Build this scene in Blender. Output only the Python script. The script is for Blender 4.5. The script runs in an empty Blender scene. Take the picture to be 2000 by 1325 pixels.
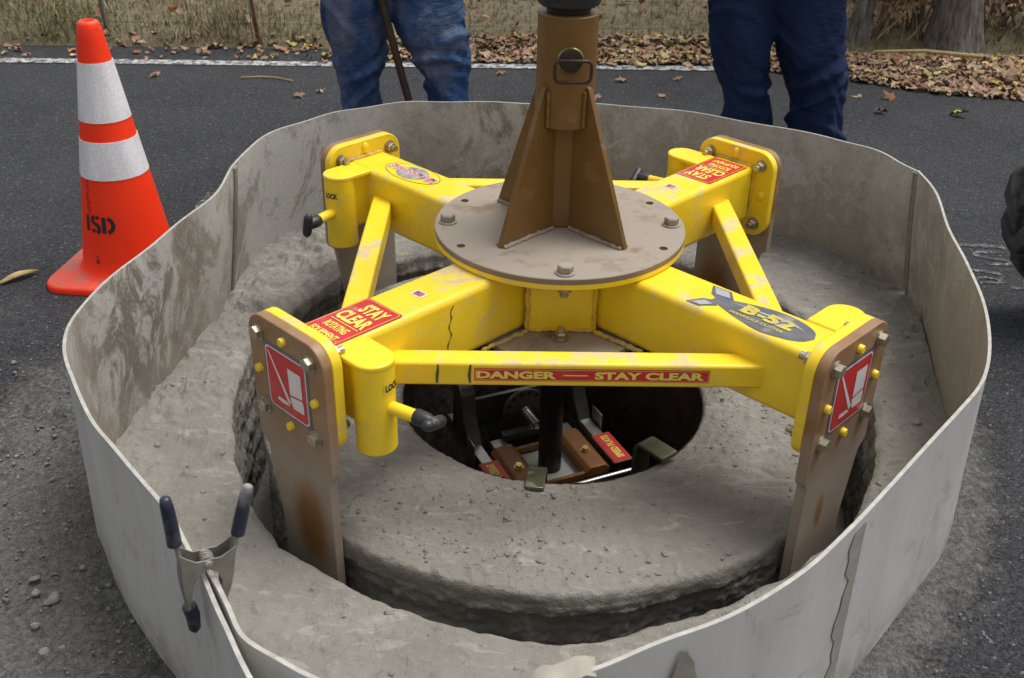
import bpy, bmesh, math, random
import numpy as np
from mathutils import Vector, Matrix

random.seed(7)
rng = np.random.default_rng(7)
scene = bpy.context.scene
col = scene.collection
R = math.radians
PI = math.pi

# ------------------------------------------------------------------ camera, sky, sun, exposure
cam_data = bpy.data.cameras.new('camera')
cam_data.sensor_width = 36.0
cam_data.lens = 2044.6 / 2000 * 36
cam_data.clip_start = 0.05
cam_data.clip_end = 500
cam = bpy.data.objects.new('camera', cam_data)
col.objects.link(cam)
_p, _y, _r = 0.5230, -0.0065, 0.0192
_f = Vector((math.sin(_y) * math.cos(_p), math.cos(_y) * math.cos(_p), -math.sin(_p)))
_rt = Vector((math.cos(_y), -math.sin(_y), 0))
_up = _rt.cross(_f)
_r2 = _rt * math.cos(_r) + _up * math.sin(_r)
_u2 = -_rt * math.sin(_r) + _up * math.cos(_r)
cam.matrix_world = Matrix(((_r2.x, _u2.x, -_f.x, -0.086), (_r2.y, _u2.y, -_f.y, -2.1216),
                           (_r2.z, _u2.z, -_f.z, 1.3637), (0, 0, 0, 1)))
cam_data.dof.use_dof = True
cam_data.dof.focus_distance = 2.05
cam_data.dof.aperture_fstop = 10.0
scene.camera = cam

world = bpy.data.worlds.new('World')
scene.world = world
world.use_nodes = True
wn = world.node_tree
wn.nodes.clear()
sky = wn.nodes.new('ShaderNodeTexSky')
sky.sky_type = 'NISHITA'
sky.sun_disc = False
SUN_EL, SUN_AZ = R(70), R(65)          # azimuth measured from +Y towards +X
sky.sun_elevation = SUN_EL
sky.sun_rotation = SUN_AZ
sky.air_density = 1.0
sky.dust_density = 4.0
sky.ozone_density = 1.0
hs = wn.nodes.new('ShaderNodeHueSaturation')
hs.inputs['Saturation'].default_value = 0.14   # overcast: the cloud cover greys the sky evenly
bg = wn.nodes.new('ShaderNodeBackground')
bg.inputs['Strength'].default_value = 0.115
wo = wn.nodes.new('ShaderNodeOutputWorld')
wn.links.new(sky.outputs[0], hs.inputs['Color'])
wn.links.new(hs.outputs[0], bg.inputs[0])
wn.links.new(bg.outputs[0], wo.inputs[0])

sun_data = bpy.data.lights.new('sun', 'SUN')
sun_data.energy = 1.5
sun_data.angle = R(30)
sun_data.color = (1.0, 0.965, 0.91)
sun = bpy.data.objects.new('sun', sun_data)
col.objects.link(sun)
_sd = Vector((math.sin(SUN_AZ) * math.cos(SUN_EL), math.cos(SUN_AZ) * math.cos(SUN_EL), math.sin(SUN_EL)))
sun.rotation_euler = (-_sd).to_track_quat('-Z', 'Y').to_euler()
sun.location = _sd * 20

scene.view_settings.view_transform = 'Standard'
scene.view_settings.look = 'None'
scene.view_settings.gamma = 1.0
scene.view_settings.use_curve_mapping = False
scene.view_settings.exposure = 0.62

# ------------------------------------------------------------------ noise
def _hash(ix, iy, iz, seed):
    with np.errstate(over='ignore'):
        h = (ix.astype(np.uint32) * np.uint32(374761393) + iy.astype(np.uint32) * np.uint32(668265263)
             + iz.astype(np.uint32) * np.uint32(2147483647) + np.uint32(seed * 144665 + 1013904223))
        h = (h ^ (h >> np.uint32(13))) * np.uint32(1274126177)
        h = (h ^ (h >> np.uint32(16))) * np.uint32(2246822519)
        h = h ^ (h >> np.uint32(15))
    return h.astype(np.float64) / 4294967295.0 * 2 - 1

def vnoise(P, seed=0):
    P = np.asarray(P, float)
    i = np.floor(P).astype(np.int64)
    f = P - i
    u = f * f * f * (f * (f * 6 - 15) + 10)
    r = 0
    for dx in (0, 1):
        wx = u[:, 0] if dx else 1 - u[:, 0]
        for dy in (0, 1):
            wy = u[:, 1] if dy else 1 - u[:, 1]
            for dz in (0, 1):
                wz = u[:, 2] if dz else 1 - u[:, 2]
                r = r + wx * wy * wz * _hash(i[:, 0] + dx, i[:, 1] + dy, i[:, 2] + dz, seed)
    return r

def fbm(P, seed=0, octs=4, gain=0.5, ridge=False):
    P = np.asarray(P, float)
    a, t, s = 1.0, 0, 0
    for o in range(octs):
        n = vnoise(P * (2.03 ** o) + 17.3 * o, seed + o)
        if ridge:
            n = 1 - 2 * np.abs(n)
        t = t + a * n
        s += a
        a *= gain
    return t / s

# ------------------------------------------------------------------ materials
def newmat(name):
    m = bpy.data.materials.new(name)
    m.use_nodes = True
    nt = m.node_tree
    b = nt.nodes['Principled BSDF']
    return m, nt, b

def nd(nt, typ, ins=None, **props):
    n = nt.nodes.new(typ)
    for k, v in props.items():
        setattr(n, k, v)
    for k, v in (ins or {}).items():
        s = n.inputs[k]
        if isinstance(v, bpy.types.NodeSocket):
            nt.links.new(v, s)
        else:
            s.default_value = v
    return n

def c4(c):
    return (c[0], c[1], c[2], 1)

def pos(nt, scale=(1, 1, 1)):
    g = nd(nt, 'ShaderNodeNewGeometry')
    mp = nd(nt, 'ShaderNodeMapping', {'Vector': g.outputs['Position'], 'Scale': scale})
    return mp.outputs[0]

def objpos(nt, scale=(1, 1, 1)):
    g = nd(nt, 'ShaderNodeTexCoord')
    mp = nd(nt, 'ShaderNodeMapping', {'Vector': g.outputs['Object'], 'Scale': scale})
    return mp.outputs[0]

def noise(nt, vec, scale, detail=4, rough=0.55, dist=0):
    return nd(nt, 'ShaderNodeTexNoise', {'Vector': vec, 'Scale': scale, 'Detail': detail, 'Roughness': rough,
                                         'Distortion': dist}).outputs['Fac']

def ramp(nt, fac, a, b, lo=0.0, hi=1.0):
    return nd(nt, 'ShaderNodeMapRange', {'Value': fac, 'From Min': a, 'From Max': b, 'To Min': lo, 'To Max': hi}).outputs[0]

def mix(nt, fac, a, b):
    n = nt.nodes.new('ShaderNodeMix')
    n.data_type = 'RGBA'
    for s, v in (('Factor', fac), ('A', a), ('B', b)):
        k = [i for i in n.inputs if i.name == s and (i.type == ('VALUE' if s == 'Factor' else 'RGBA'))][0]
        if isinstance(v, bpy.types.NodeSocket):
            nt.links.new(v, k)
        else:
            k.default_value = v if s == 'Factor' else c4(v)
    return [o for o in n.outputs if o.type == 'RGBA'][0]

def mth(nt, op, a, b=0.0):
    n = nt.nodes.new('ShaderNodeMath')
    n.operation = op
    n.use_clamp = False
    for i, v in enumerate((a, b)):
        if isinstance(v, bpy.types.NodeSocket):
            nt.links.new(v, n.inputs[i])
        else:
            n.inputs[i].default_value = v
    return n.outputs[0]

def bump(nt, b, h, strength=0.3, dist=0.002, prev=None):
    n = nd(nt, 'ShaderNodeBump', {'Height': h, 'Strength': strength, 'Distance': dist})
    if prev is not None:
        nt.links.new(prev.outputs[0], n.inputs['Normal'])
    nt.links.new(n.outputs[0], b.inputs['Normal'])
    return n

def simple(name, c, rough=0.5, metal=0.0, var=0.15, scale=40, bumps=0.0, dust=0.0, dustc=(0.30, 0.27, 0.23), obj=False, coat=0.0):
    """painted or bare surface: colour mottling, fine bump, and dry dust that has settled in patches"""
    m, nt, b = newmat(name)
    v = objpos(nt) if obj else pos(nt)
    n1 = noise(nt, v, scale, 5)
    out = mix(nt, ramp(nt, n1, 0.3, 0.7), tuple(x * (1 - var) for x in c), tuple(min(1, x * (1 + var)) for x in c))
    rgh = rough
    if dust:
        g = nd(nt, 'ShaderNodeNewGeometry')
        nz = nd(nt, 'ShaderNodeSeparateXYZ', {0: g.outputs['Normal']}).outputs[2]
        up = ramp(nt, nz, -0.3, 0.9, 0.18, 1.0)
        n2 = noise(nt, v, 9, 8, 0.62, 0.6)
        n3 = noise(nt, v, 55, 4, 0.6)
        f = mth(nt, 'ADD', mth(nt, 'MULTIPLY', n2, 0.8), mth(nt, 'MULTIPLY', n3, 0.2))
        f = ramp(nt, f, 0.635 - 0.27 * dust, 0.69 - 0.2 * dust)
        f = mth(nt, 'MULTIPLY', f, up)
        f = mth(nt, 'MULTIPLY', f, 0.5 + 0.45 * dust)
        out = mix(nt, f, out, dustc)
        rg = mix(nt, f, (rough,) * 3, (0.9,) * 3)
        nt.links.new(rg, b.inputs['Roughness'])
        if name.startswith('yellow_paint'):
            vs_ = nd(nt, 'ShaderNodeMapping', {'Vector': v, 'Rotation': (0.4, 0.7, 0.5), 'Scale': (1.0, 14.0, 14.0)}).outputs[0]
            scr = ramp(nt, noise(nt, vs_, 10, 5, 0.7, 0.2), 0.68, 0.74, 0.0, 0.4)
            out = mix(nt, scr, out, (0.46, 0.38, 0.18))
            chip = ramp(nt, noise(nt, v, 75, 6, 0.75), 0.70, 0.74, 0.0, 0.8)
            out = mix(nt, chip, out, (0.20, 0.16, 0.10))
        if metal:
            nt.links.new(ramp(nt, f, 0, 1, metal, 0.0), b.inputs['Metallic'])
    else:
        b.inputs['Roughness'].default_value = rgh
        b.inputs['Metallic'].default_value = metal
    nt.links.new(out, b.inputs['Base Color'])
    if coat:
        b.inputs['Coat Weight'].default_value = coat
    if bumps:
        bump(nt, b, noise(nt, v, scale * 6, 3), bumps, 0.001)
    return m

M = {}
M['yellow'] = simple('yellow_paint', (0.86, 0.60, 0.022), 0.36, 0, 0.05, 18, 0.06, dust=0.40, dustc=(0.40, 0.375, 0.32))
M['yellow_clean'] = simple('yellow_paint_clean', (0.87, 0.61, 0.022), 0.35, 0, 0.05, 20, 0.05, dust=0.15)
M['brown'] = simple('brown_paint', (0.165, 0.083, 0.020), 0.40, 0, 0.14, 14, 0.08, dust=0.22, dustc=(0.27, 0.21, 0.15))
M['brown_dusty'] = simple('brown_plate_dusty', (0.17, 0.10, 0.05), 0.55, 0, 0.14, 14, 0.08, dust=1.15, dustc=(0.29, 0.245, 0.20))
M['blade'] = simple('brown_blade_paint', (0.19, 0.105, 0.050), 0.45, 0, 0.16, 10, 0.08, dust=0.55, dustc=(0.26, 0.22, 0.175))
def mat_blade(name, c, flip):
    m, nt, b = newmat(name)
    v = objpos(nt)
    g = nd(nt, 'ShaderNodeTexCoord').outputs['Object']
    n1 = noise(nt, v, 9, 6, 0.6); n2 = noise(nt, v, 60, 6, 0.7)
    z = nd(nt, 'ShaderNodeSeparateXYZ', {0: g}).outputs[2]
    paint = mix(nt, ramp(nt, n1, 0.3, 0.7), (0.20, 0.098, 0.032), (0.29, 0.155, 0.066))
    f = mth(nt, 'ADD', ramp(nt, z, 0.30, 0.16, 0.15, 0.88), mth(nt, 'MULTIPLY', mth(nt, 'SUBTRACT', n1, 0.5), 0.7))
    mp = nd(nt, 'ShaderNodeMapping', {'Vector': g, 'Location': (0, -c[0], -c[1])})
    mp2 = nd(nt, 'ShaderNodeMapping', {'Vector': mp.outputs[0], 'Scale': (0, 1 / c[2], 1 / c[3]), 'Rotation': (c[4], 0, 0)})
    d = nd(nt, 'ShaderNodeVectorMath', {0: mp2.outputs[0]}, operation='LENGTH').outputs['Value']
    d = mth(nt, 'ADD', d, mth(nt, 'MULTIPLY', mth(nt, 'SUBTRACT', n2, 0.5), 0.5))
    f = mth(nt, 'MULTIPLY', f, ramp(nt, d, 0.55, 1.25))
    f = ramp(nt, mth(nt, 'ADD', f, mth(nt, 'MULTIPLY', mth(nt, 'SUBTRACT', n2, 0.5), 0.25)), 0.05, 0.95)
    nt.links.new(mix(nt, f, paint, (0.33, 0.28, 0.23)), b.inputs['Base Color'])
    nt.links.new(mix(nt, f, (0.4,) * 3, (0.85,) * 3), b.inputs['Roughness'])
    return m
M['blade_a'] = mat_blade('brown_blade_dusty', (.036, .030, .056, .100, 0.35), False)
M['blade_b'] = mat_blade('brown_blade_dusty_mirrored', (-.03, .075, .014, .040, -0.2), True)
M['zinc'] = simple('zinc_bolt', (0.42, 0.38, 0.29), 0.38, 0.9, 0.2, 60, 0.1, dust=0.35)
M['bolt_dusty'] = simple('dusty_bolt', (0.33, 0.29, 0.20), 0.5, 0.7, 0.2, 60, 0.1, dust=0.8)
M['black'] = simple('black_rubber', (0.022, 0.023, 0.027), 0.42, 0, 0.3, 60, 0.1, dust=0.08)
M['blacksteel'] = simple('black_steel', (0.012, 0.012, 0.014), 0.38, 0, 0.3, 40, 0.1)
M['weld'] = simple('weld_yellow', (0.72, 0.46, 0.02), 0.5, 0, 0.2, 120, 0.6, dust=0.7)
M['weldbrown'] = simple('weld_brown', (0.24, 0.15, 0.085), 0.6, 0, 0.2, 120, 0.6, dust=0.8)
M['red'] = simple('red_vinyl', (0.52, 0.022, 0.030), 0.35, 0, 0.08, 50, 0, dust=0.25)
M['redtxt'] = simple('yellow_vinyl_print', (0.78, 0.62, 0.11), 0.4, 0, 0.06, 50, 0, dust=0.15)
M['goldtxt'] = simple('gold_vinyl_print', (0.50, 0.42, 0.07), 0.4, 0, 0.15, 50, 0, dust=0.35)
M['whitevinyl'] = simple('white_vinyl', (0.66, 0.64, 0.63), 0.4, 0, 0.06, 50, 0, dust=0.2)
M['greyvinyl'] = simple('grey_vinyl', (0.115, 0.12, 0.135), 0.4, 0, 0.3, 25, 0, dust=0.25)
M['silvervinyl'] = simple('silver_vinyl', (0.36, 0.36, 0.39), 0.35, 0, 0.1, 25, 0, dust=0.25)
M['bluevinyl'] = simple('blue_vinyl', (0.11, 0.13, 0.21), 0.4, 0, 0.2, 50, 0, dust=0.55, dustc=(0.42, 0.38, 0.28))
M['pinkvinyl'] = simple('pink_vinyl', (0.62, 0.22, 0.22), 0.4, 0, 0.1, 50, 0, dust=0.2)
M['blackprint'] = simple('black_print', (0.015, 0.015, 0.015), 0.5, 0, 0.1, 50)
M['yellowlabel'] = simple('yellow_label_film', (0.82, 0.60, 0.045), 0.28, 0, 0.04, 50)
M['oldink'] = simple('old_oil_mark', (0.10, 0.07, 0.02), 0.5, 0, 0.3, 90)
M['dark'] = simple('hole_shade_black', (0.01, 0.009, 0.008), 0.8, 0, 0.1, 50)  # near-black colour painted in for the shade inside holes
M['steelolive'] = simple('olive_zinc_steel', (0.15, 0.155, 0.105), 0.38, 0.75, 0.3, 22, 0.15, dust=0.3)
M['zincbright'] = simple('bright_zinc_steel', (0.40, 0.39, 0.36), 0.3, 0.85, 0.25, 20, 0.1)
M['zincdark'] = simple('dark_zinc_steel', (0.10, 0.10, 0.085), 0.42, 0.7, 0.3, 20, 0.1)
M['brass'] = simple('brass_bolt', (0.55, 0.42, 0.16), 0.28, 0.95, 0.1, 60)
M['clampbrown'] = simple('brown_clamp_paint', (0.23, 0.095, 0.028), 0.45, 0, 0.15, 20, 0.1, dust=0.2)
M['greyplate'] = simple('pale_grey_plate', (0.42, 0.42, 0.40), 0.5, 0, 0.1, 20)
M['chrome'] = simple('chrome_rod', (0.45, 0.45, 0.45), 0.38, 1.0, 0.1, 30)
M['tape'] = simple('old_tape', (0.29, 0.262, 0.225), 0.7, 0, 0.18, 30, 0.4)
M['clampmetal'] = simple('clamp_steel', (0.26, 0.24, 0.205), 0.5, 0.45, 0.25, 40, 0.2, dust=0.5, dustc=(0.27, 0.25, 0.215))
M['clamptip'] = simple('dark_blue_vinyl_grip', (0.022, 0.026, 0.045), 0.35, 0, 0.3, 30, 0.05, dust=0.42, dustc=(0.36, 0.35, 0.34))
M['rust'] = simple('rusty_steel', (0.11, 0.045, 0.022), 0.75, 0.3, 0.4, 30, 0.4)
M['iron'] = simple('dark_iron_bar', (0.045, 0.028, 0.020), 0.6, 0.4, 0.4, 25, 0.3)
M['wire'] = simple('fence_wire', (0.11, 0.095, 0.075), 0.6, 0.3, 0.3, 20)
M['galv'] = simple('galvanised_grey', (0.25, 0.26, 0.28), 0.5, 0.5, 0.2, 20)
M['skin'] = simple('skin', (0.52, 0.30, 0.21), 0.5, 0, 0.08, 20, 0.05)
M['hair'] = simple('brown_hair', (0.05, 0.03, 0.018), 0.6, 0, 0.3, 80, 0.4)
M['shirt'] = simple('grey_work_shirt', (0.12, 0.13, 0.15), 0.85, 0, 0.15, 30, 0.3)
M['boot'] = simple('brown_leather', (0.09, 0.05, 0.028), 0.6, 0, 0.3, 30, 0.3, dust=0.6)
M['pin'] = simple('dark_pin_steel', (0.055, 0.035, 0.030), 0.45, 0.5, 0.3, 40, 0.1)
M['flaggreen'] = simple('green_zinc', (0.30, 0.30, 0.10), 0.35, 0.9, 0.2, 40)

def mat_asphalt():
    m, nt, b = newmat('asphalt_with_dust')
    v = pos(nt)
    n1 = noise(nt, v, 2.5, 6)
    n2 = noise(nt, v, 105, 4, 0.75)
    n3 = noise(nt, v, 260, 2, 0.7)
    vo = nd(nt, 'ShaderNodeTexVoronoi', {'Vector': v, 'Scale': 210})
    cell = nd(nt, 'ShaderNodeSeparateColor', {0: vo.outputs['Color']}).outputs[0]
    edge = vo.outputs['Distance']
    base = mix(nt, ramp(nt, n1, 0.35, 0.65), (0.020, 0.021, 0.024), (0.036, 0.037, 0.041))
    base = mix(nt, ramp(nt, cell, 0.45, 1.0, 0, 0.7), base, (0.075, 0.077, 0.082))
    base = mix(nt, ramp(nt, cell, 0.30, 0.0, 0, 0.9), base, (0.008, 0.008, 0.009))
    base = mix(nt, ramp(nt, cell, 0.985, 0.99, 0, 0.6), base, (0.24, 0.24, 0.23))
    base = mix(nt, ramp(nt, n2, 0.52, 0.72, 0, 0.5), base, (0.095, 0.095, 0.097))
    base = mix(nt, ramp(nt, n3, 0.70, 0.73, 0, 0.9), base, (0.34, 0.34, 0.33))
    at = nd(nt, 'ShaderNodeAttribute', attribute_name='dust').outputs['Fac']
    n4 = noise(nt, v, 14, 8, 0.68, 0.5)
    n5 = noise(nt, v, 75, 5, 0.65)
    f = mth(nt, 'ADD', mth(nt, 'MULTIPLY', n4, 0.7), mth(nt, 'MULTIPLY', n5, 0.5))
    f = mth(nt, 'ADD', f, mth(nt, 'MULTIPLY', at, 1.0))
    f = ramp(nt, f, 0.86, 1.16)
    dcol = mix(nt, ramp(nt, n5, 0.35, 0.7), (0.080, 0.078, 0.074), (0.175, 0.168, 0.155))
    out = mix(nt, f, base, dcol)
    ch = nd(nt, 'ShaderNodeAttribute', attribute_name='chalk').outputs['Fac']
    nt.links.new(out, b.inputs['Base Color'])
    b.inputs['Roughness'].default_value = 0.88
    b.inputs['Specular IOR Level'].default_value = 0.35
    b0 = bump(nt, b, ramp(nt, edge, 0.0, 0.6, 1, 0), 0.8, 0.004)
    b1 = bump(nt, b, n2, 0.9, 0.006, b0)
    bump(nt, b, n5, 0.6, 0.010, b1)
    return m
M['asphalt'] = mat_asphalt()

def mat_worn_paint(name, c, lo, hi, scale=30, under=(0.032, 0.033, 0.036)):
    m, nt, b = newmat(name)
    v = pos(nt)
    n = noise(nt, v, scale, 8, 0.7)
    n2 = noise(nt, v, 160, 3, 0.7)
    f = ramp(nt, mth(nt, 'ADD', n, mth(nt, 'MULTIPLY', mth(nt, 'SUBTRACT', n2, 0.5), 0.6)), lo, hi)
    nt.links.new(mix(nt, f, under, c), b.inputs['Base Color'])
    b.inputs['Roughness'].default_value = 0.85
    bump(nt, b, n2, 0.7, 0.003)
    return m
M['roadpaint'] = mat_worn_paint('worn_white_road_paint', (0.52, 0.52, 0.50), 0.42, 0.60)
M['chalk'] = mat_worn_paint('white_marking_chalk', (0.34, 0.35, 0.36), 0.50, 0.74, 55)

def mat_slurry():
    m, nt, b = newmat('concrete_slurry')
    v = pos(nt)
    n1 = noise(nt, v, 3.5, 7, 0.6, 0.4)
    n2 = noise(nt, v, 38, 6, 0.65)
    n3 = noise(nt, v, 300, 3, 0.6)
    a = mix(nt, ramp(nt, n1, 0.3, 0.7), (0.185, 0.174, 0.153), (0.250, 0.236, 0.210))
    a = mix(nt, ramp(nt, n2, 0.55, 0.75, 0, 0.45), a, (0.34, 0.325, 0.295))
    a = mix(nt, ramp(nt, n2, 0.42, 0.28, 0, 0.4), a, (0.14, 0.13, 0.115))
    nsm = noise(nt, pos(nt, (1.0, 2.2, 1.0)), 8, 9, 0.7, 1.4)
    a = mix(nt, mth(nt, 'MULTIPLY', ramp(nt, nsm, 0.55, 0.62), 0.55), a, (0.345, 0.33, 0.30))
    nt.links.new(a, b.inputs['Base Color'])
    b.inputs['Roughness'].default_value = 0.82
    vo = nd(nt, 'ShaderNodeTexVoronoi', {'Vector': v, 'Scale': 55})
    pit = ramp(nt, vo.outputs['Distance'], 0.0, 0.22)
    b1 = bump(nt, b, n3, 0.6, 0.003)
    b2 = bump(nt, b, n2, 0.9, 0.010, b1)
    return m
M['slurry'] = mat_slurry()

def mat_dirtwall():
    m, nt, b = newmat('manhole_dirt_wall')
    v = pos(nt)
    n = noise(nt, v, 22, 7, 0.65)
    nt.links.new(mix(nt, ramp(nt, n, 0.3, 0.7), (0.022, 0.015, 0.010), (0.060, 0.042, 0.030)), b.inputs['Base Color'])
    b.inputs['Roughness'].default_value = 0.95
    bump(nt, b, n, 1.0, 0.02)
    return m
M['dirtwall'] = mat_dirtwall()

def mat_barrier(inner):
    m, nt, b = newmat('mud_splashed_white_plastic' if inner else 'scuffed_white_plastic')
    v = pos(nt)
    white = mix(nt, noise(nt, v, 6, 5), (0.57, 0.55, 0.52) if inner else (0.50, 0.495, 0.485), (0.66, 0.645, 0.62) if inner else (0.62, 0.61, 0.595))
    n1 = noise(nt, pos(nt, (1, 1, 0.55)), 3.2, 9, 0.66, 0.9)
    n2 = noise(nt, v, 24, 7, 0.7, 0.4)
    n3 = noise(nt, v, 150, 3, 0.7)
    z = nd(nt, 'ShaderNodeSeparateXYZ', {0: v}).outputs[2]
    if inner:
        g = nd(nt, 'ShaderNodeNewGeometry')
        xy = nd(nt, 'ShaderNodeVectorMath', {0: g.outputs['Position'], 1: (-0.80, 0.62, 0.17)}, operation='DISTANCE').outputs['Value']
        xy2 = nd(nt, 'ShaderNodeVectorMath', {0: g.outputs['Position'], 1: (-0.90, -0.05, 0.30)}, operation='DISTANCE').outputs['Value']
        bias = mth(nt, 'ADD', ramp(nt, xy, 0.12, 0.55, 0.40, 0.0), ramp(nt, xy2, 0.05, 0.36, 0.30, 0.0))
        f = mth(nt, 'ADD', mth(nt, 'MULTIPLY', n1, 0.8), mth(nt, 'MULTIPLY', n2, 0.3))
        f = mth(nt, 'SUBTRACT', f, bias)
        f = mth(nt, 'ADD', f, ramp(nt, z, 0.40, 0.05, -0.05, 0.06))
        film = ramp(nt, f, 0.34, 0.56, 0.16, 0.92)
        mud = mix(nt, ramp(nt, n1, 0.35, 0.65), (0.27, 0.236, 0.190), (0.37, 0.335, 0.285))
        out = mix(nt, film, white, mud)
        # wiped and flaked patches down to the plastic, with ragged edges
        n4 = noise(nt, pos(nt, (1, 1, 0.7)), 6.5, 12, 0.72, 1.2)
        n6 = noise(nt, v, 2.1, 3)
        flake = mth(nt, 'ADD', n4, mth(nt, 'MULTIPLY', bias, 0.35))
        flake = mth(nt, 'MULTIPLY', ramp(nt, flake, 0.545, 0.585), 0.70)
        out = mix(nt, flake, out, (0.50, 0.49, 0.475))
        spl = mth(nt, 'MULTIPLY', ramp(nt, noise(nt, pos(nt, (1, 1, 0.8)), 4.2, 13, 0.76, 1.1), 0.50, 0.56), ramp(nt, bias, 0.02, 0.2, 0.0, 0.75))
        out = mix(nt, spl, out, (0.27, 0.23, 0.18))
        # darker wet mud, brushed on in streaks
        vd = nd(nt, 'ShaderNodeMapping', {'Vector': v, 'Rotation': (0.0, 0.6, 0.0), 'Scale': (1.5, 1.5, 0.9)}).outputs[0]
        n5 = noise(nt, vd, 4.5, 12, 0.74, 1.4)
        dw1 = nd(nt, 'ShaderNodeVectorMath', {0: g.outputs['Position'], 1: (-0.92, -0.16, 0.27)}, operation='DISTANCE').outputs['Value']
        dw2 = nd(nt, 'ShaderNodeVectorMath', {0: g.outputs['Position'], 1: (-0.10, 1.0, 0.32)}, operation='DISTANCE').outputs['Value']
        wm = mth(nt, 'MAXIMUM', ramp(nt, dw1, 0.12, 0.42, 0.85, 0.0), ramp(nt, dw2, 0.10, 0.45, 0.75, 0.0))
        wm = mth(nt, 'MAXIMUM', wm, ramp(nt, n6, 0.56, 0.66, 0.0, 0.35))
        wet = mth(nt, 'MULTIPLY', ramp(nt, n5, 0.47, 0.55), wm)
        out = mix(nt, wet, out, (0.15, 0.122, 0.088))
        out = mix(nt, ramp(nt, n3, 0.56, 0.64, 0, 0.5), out, (0.42, 0.405, 0.37))
        out = mix(nt, ramp(nt, n3, 0.44, 0.36, 0, 0.4), out, (0.15, 0.13, 0.10))
        bump(nt, b, mth(nt, 'ADD', n2, n3), 0.25, 0.003)
        b.inputs['Roughness'].default_value = 0.7
    else:
        vs = pos(nt, (1, 1, 0.25))
        st = noise(nt, vs, 9, 6, 0.65, 0.3)
        f = ramp(nt, mth(nt, 'ADD', mth(nt, 'MULTIPLY', st, 0.8), mth(nt, 'MULTIPLY', n2, 0.3)), 0.46, 0.76, 0.0, 0.7)
        f2 = ramp(nt, z, 0.11, 0.0, 0.0, 0.75)
        vd = nd(nt, 'ShaderNodeMapping', {'Vector': v, 'Rotation': (0.0, 0.5, 0.3), 'Scale': (1.0, 1.0, 9.0)}).outputs[0]
        scr = ramp(nt, noise(nt, vd, 11, 6, 0.7, 0.3), 0.62, 0.68, 0.0, 0.35)
        smu = mth(nt, 'MULTIPLY', ramp(nt, noise(nt, v, 7, 11, 0.74, 1.2), 0.555, 0.62), 0.5)
        out = mix(nt, f, white, (0.40, 0.375, 0.335))
        out = mix(nt, scr, out, (0.34, 0.33, 0.31))
        out = mix(nt, smu, out, (0.33, 0.30, 0.255))
        out = mix(nt, mth(nt, 'MULTIPLY', f2, ramp(nt, n2, 0.35, 0.6)), out, (0.25, 0.235, 0.21))
        out = mix(nt, ramp(nt, n3, 0.70, 0.76, 0, 0.5), out, (0.25, 0.23, 0.2))
        b.inputs['Roughness'].default_value = 0.38
    nt.links.new(out, b.inputs['Base Color'])
    b.inputs['Subsurface Weight'].default_value = 0.0
    return m
M['bar_in'] = mat_barrier(True)
M['bar_out'] = mat_barrier(False)
M['bar_rim'] = simple('plastic_cut_edge', (0.37, 0.355, 0.32), 0.5, 0, 0.2, 60, 0.1)
M['mudstrip'] = simple('dried_mud_tape', (0.275, 0.255, 0.225), 0.75, 0, 0.16, 45, 0.5)

def mat_denim(name, c, wear, dirt):
    m, nt, b = newmat(name)
    v = objpos(nt)
    n1 = noise(nt, objpos(nt, (1, 1, 0.5)), 4.0, 5, 0.5, 0.4)
    n2 = noise(nt, v, 26, 5, 0.6)
    n3 = noise(nt, v, 700, 2)
    a = mix(nt, ramp(nt, n1, 0.34, 0.66), tuple(x * 0.82 for x in c), tuple(x * 1.18 for x in c))
    a = mix(nt, ramp(nt, mth(nt, 'ADD', mth(nt, 'MULTIPLY', n1, 0.7), mth(nt, 'MULTIPLY', n2, 0.3)), 0.47, 0.66, 0, wear), a, dirt)
    a = mix(nt, ramp(nt, n3, 0.3, 0.7, 0, 0.25), a, tuple(x * 1.9 for x in c))
    nt.links.new(a, b.inputs['Base Color'])
    b.inputs['Roughness'].default_value = 0.9
    b.inputs['Specular IOR Level'].default_value = 0.2
    b1 = bump(nt, b, n3, 0.25, 0.001)
    wr = noise(nt, objpos(nt, (1, 1, 2.2)), 17, 4, 0.5, 1.6)
    bump(nt, b, wr, 0.45, 0.022, b1)
    return m
M['denim_faded'] = mat_denim('faded_denim', (0.022, 0.052, 0.135), 0.95, (0.16, 0.175, 0.20))
M['denim_dark'] = mat_denim('dark_denim', (0.0065, 0.016, 0.050), 0.3, (0.022, 0.036, 0.070))

def mat_cone():
    m, nt, b = newmat('orange_cone_plastic')
    v = objpos(nt)
    n = noise(nt, v, 14, 6)
    n2 = noise(nt, v, 60, 5, 0.7)
    a = mix(nt, n, (0.90, 0.030, 0.004), (0.98, 0.050, 0.008))
    g = nd(nt, 'ShaderNodeNewGeometry')
    nz = nd(nt, 'ShaderNodeSeparateXYZ', {0: g.outputs['Normal']}).outputs[2]
    f = mth(nt, 'MULTIPLY', ramp(nt, nz, 0.45, 0.9), ramp(nt, mth(nt, 'ADD', n, n2), 0.70, 1.15, 0, 0.85))
    a = mix(nt, f, a, (0.30, 0.15, 0.12))
    a = mix(nt, ramp(nt, n2, 0.64, 0.74, 0, 0.55), a, (0.30, 0.03, 0.015))
    sc = noise(nt, objpos(nt, (6, 6, 1.2)), 7, 7, 0.7, 0.5)
    a = mix(nt, ramp(nt, sc, 0.62, 0.70, 0, 0.55), a, (0.28, 0.05, 0.03))
    nt.links.new(a, b.inputs['Base Color'])
    b.inputs['Roughness'].default_value = 0.5
    b.inputs['Specular IOR Level'].default_value = 0.3
    return m
M['cone'] = mat_cone()

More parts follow.
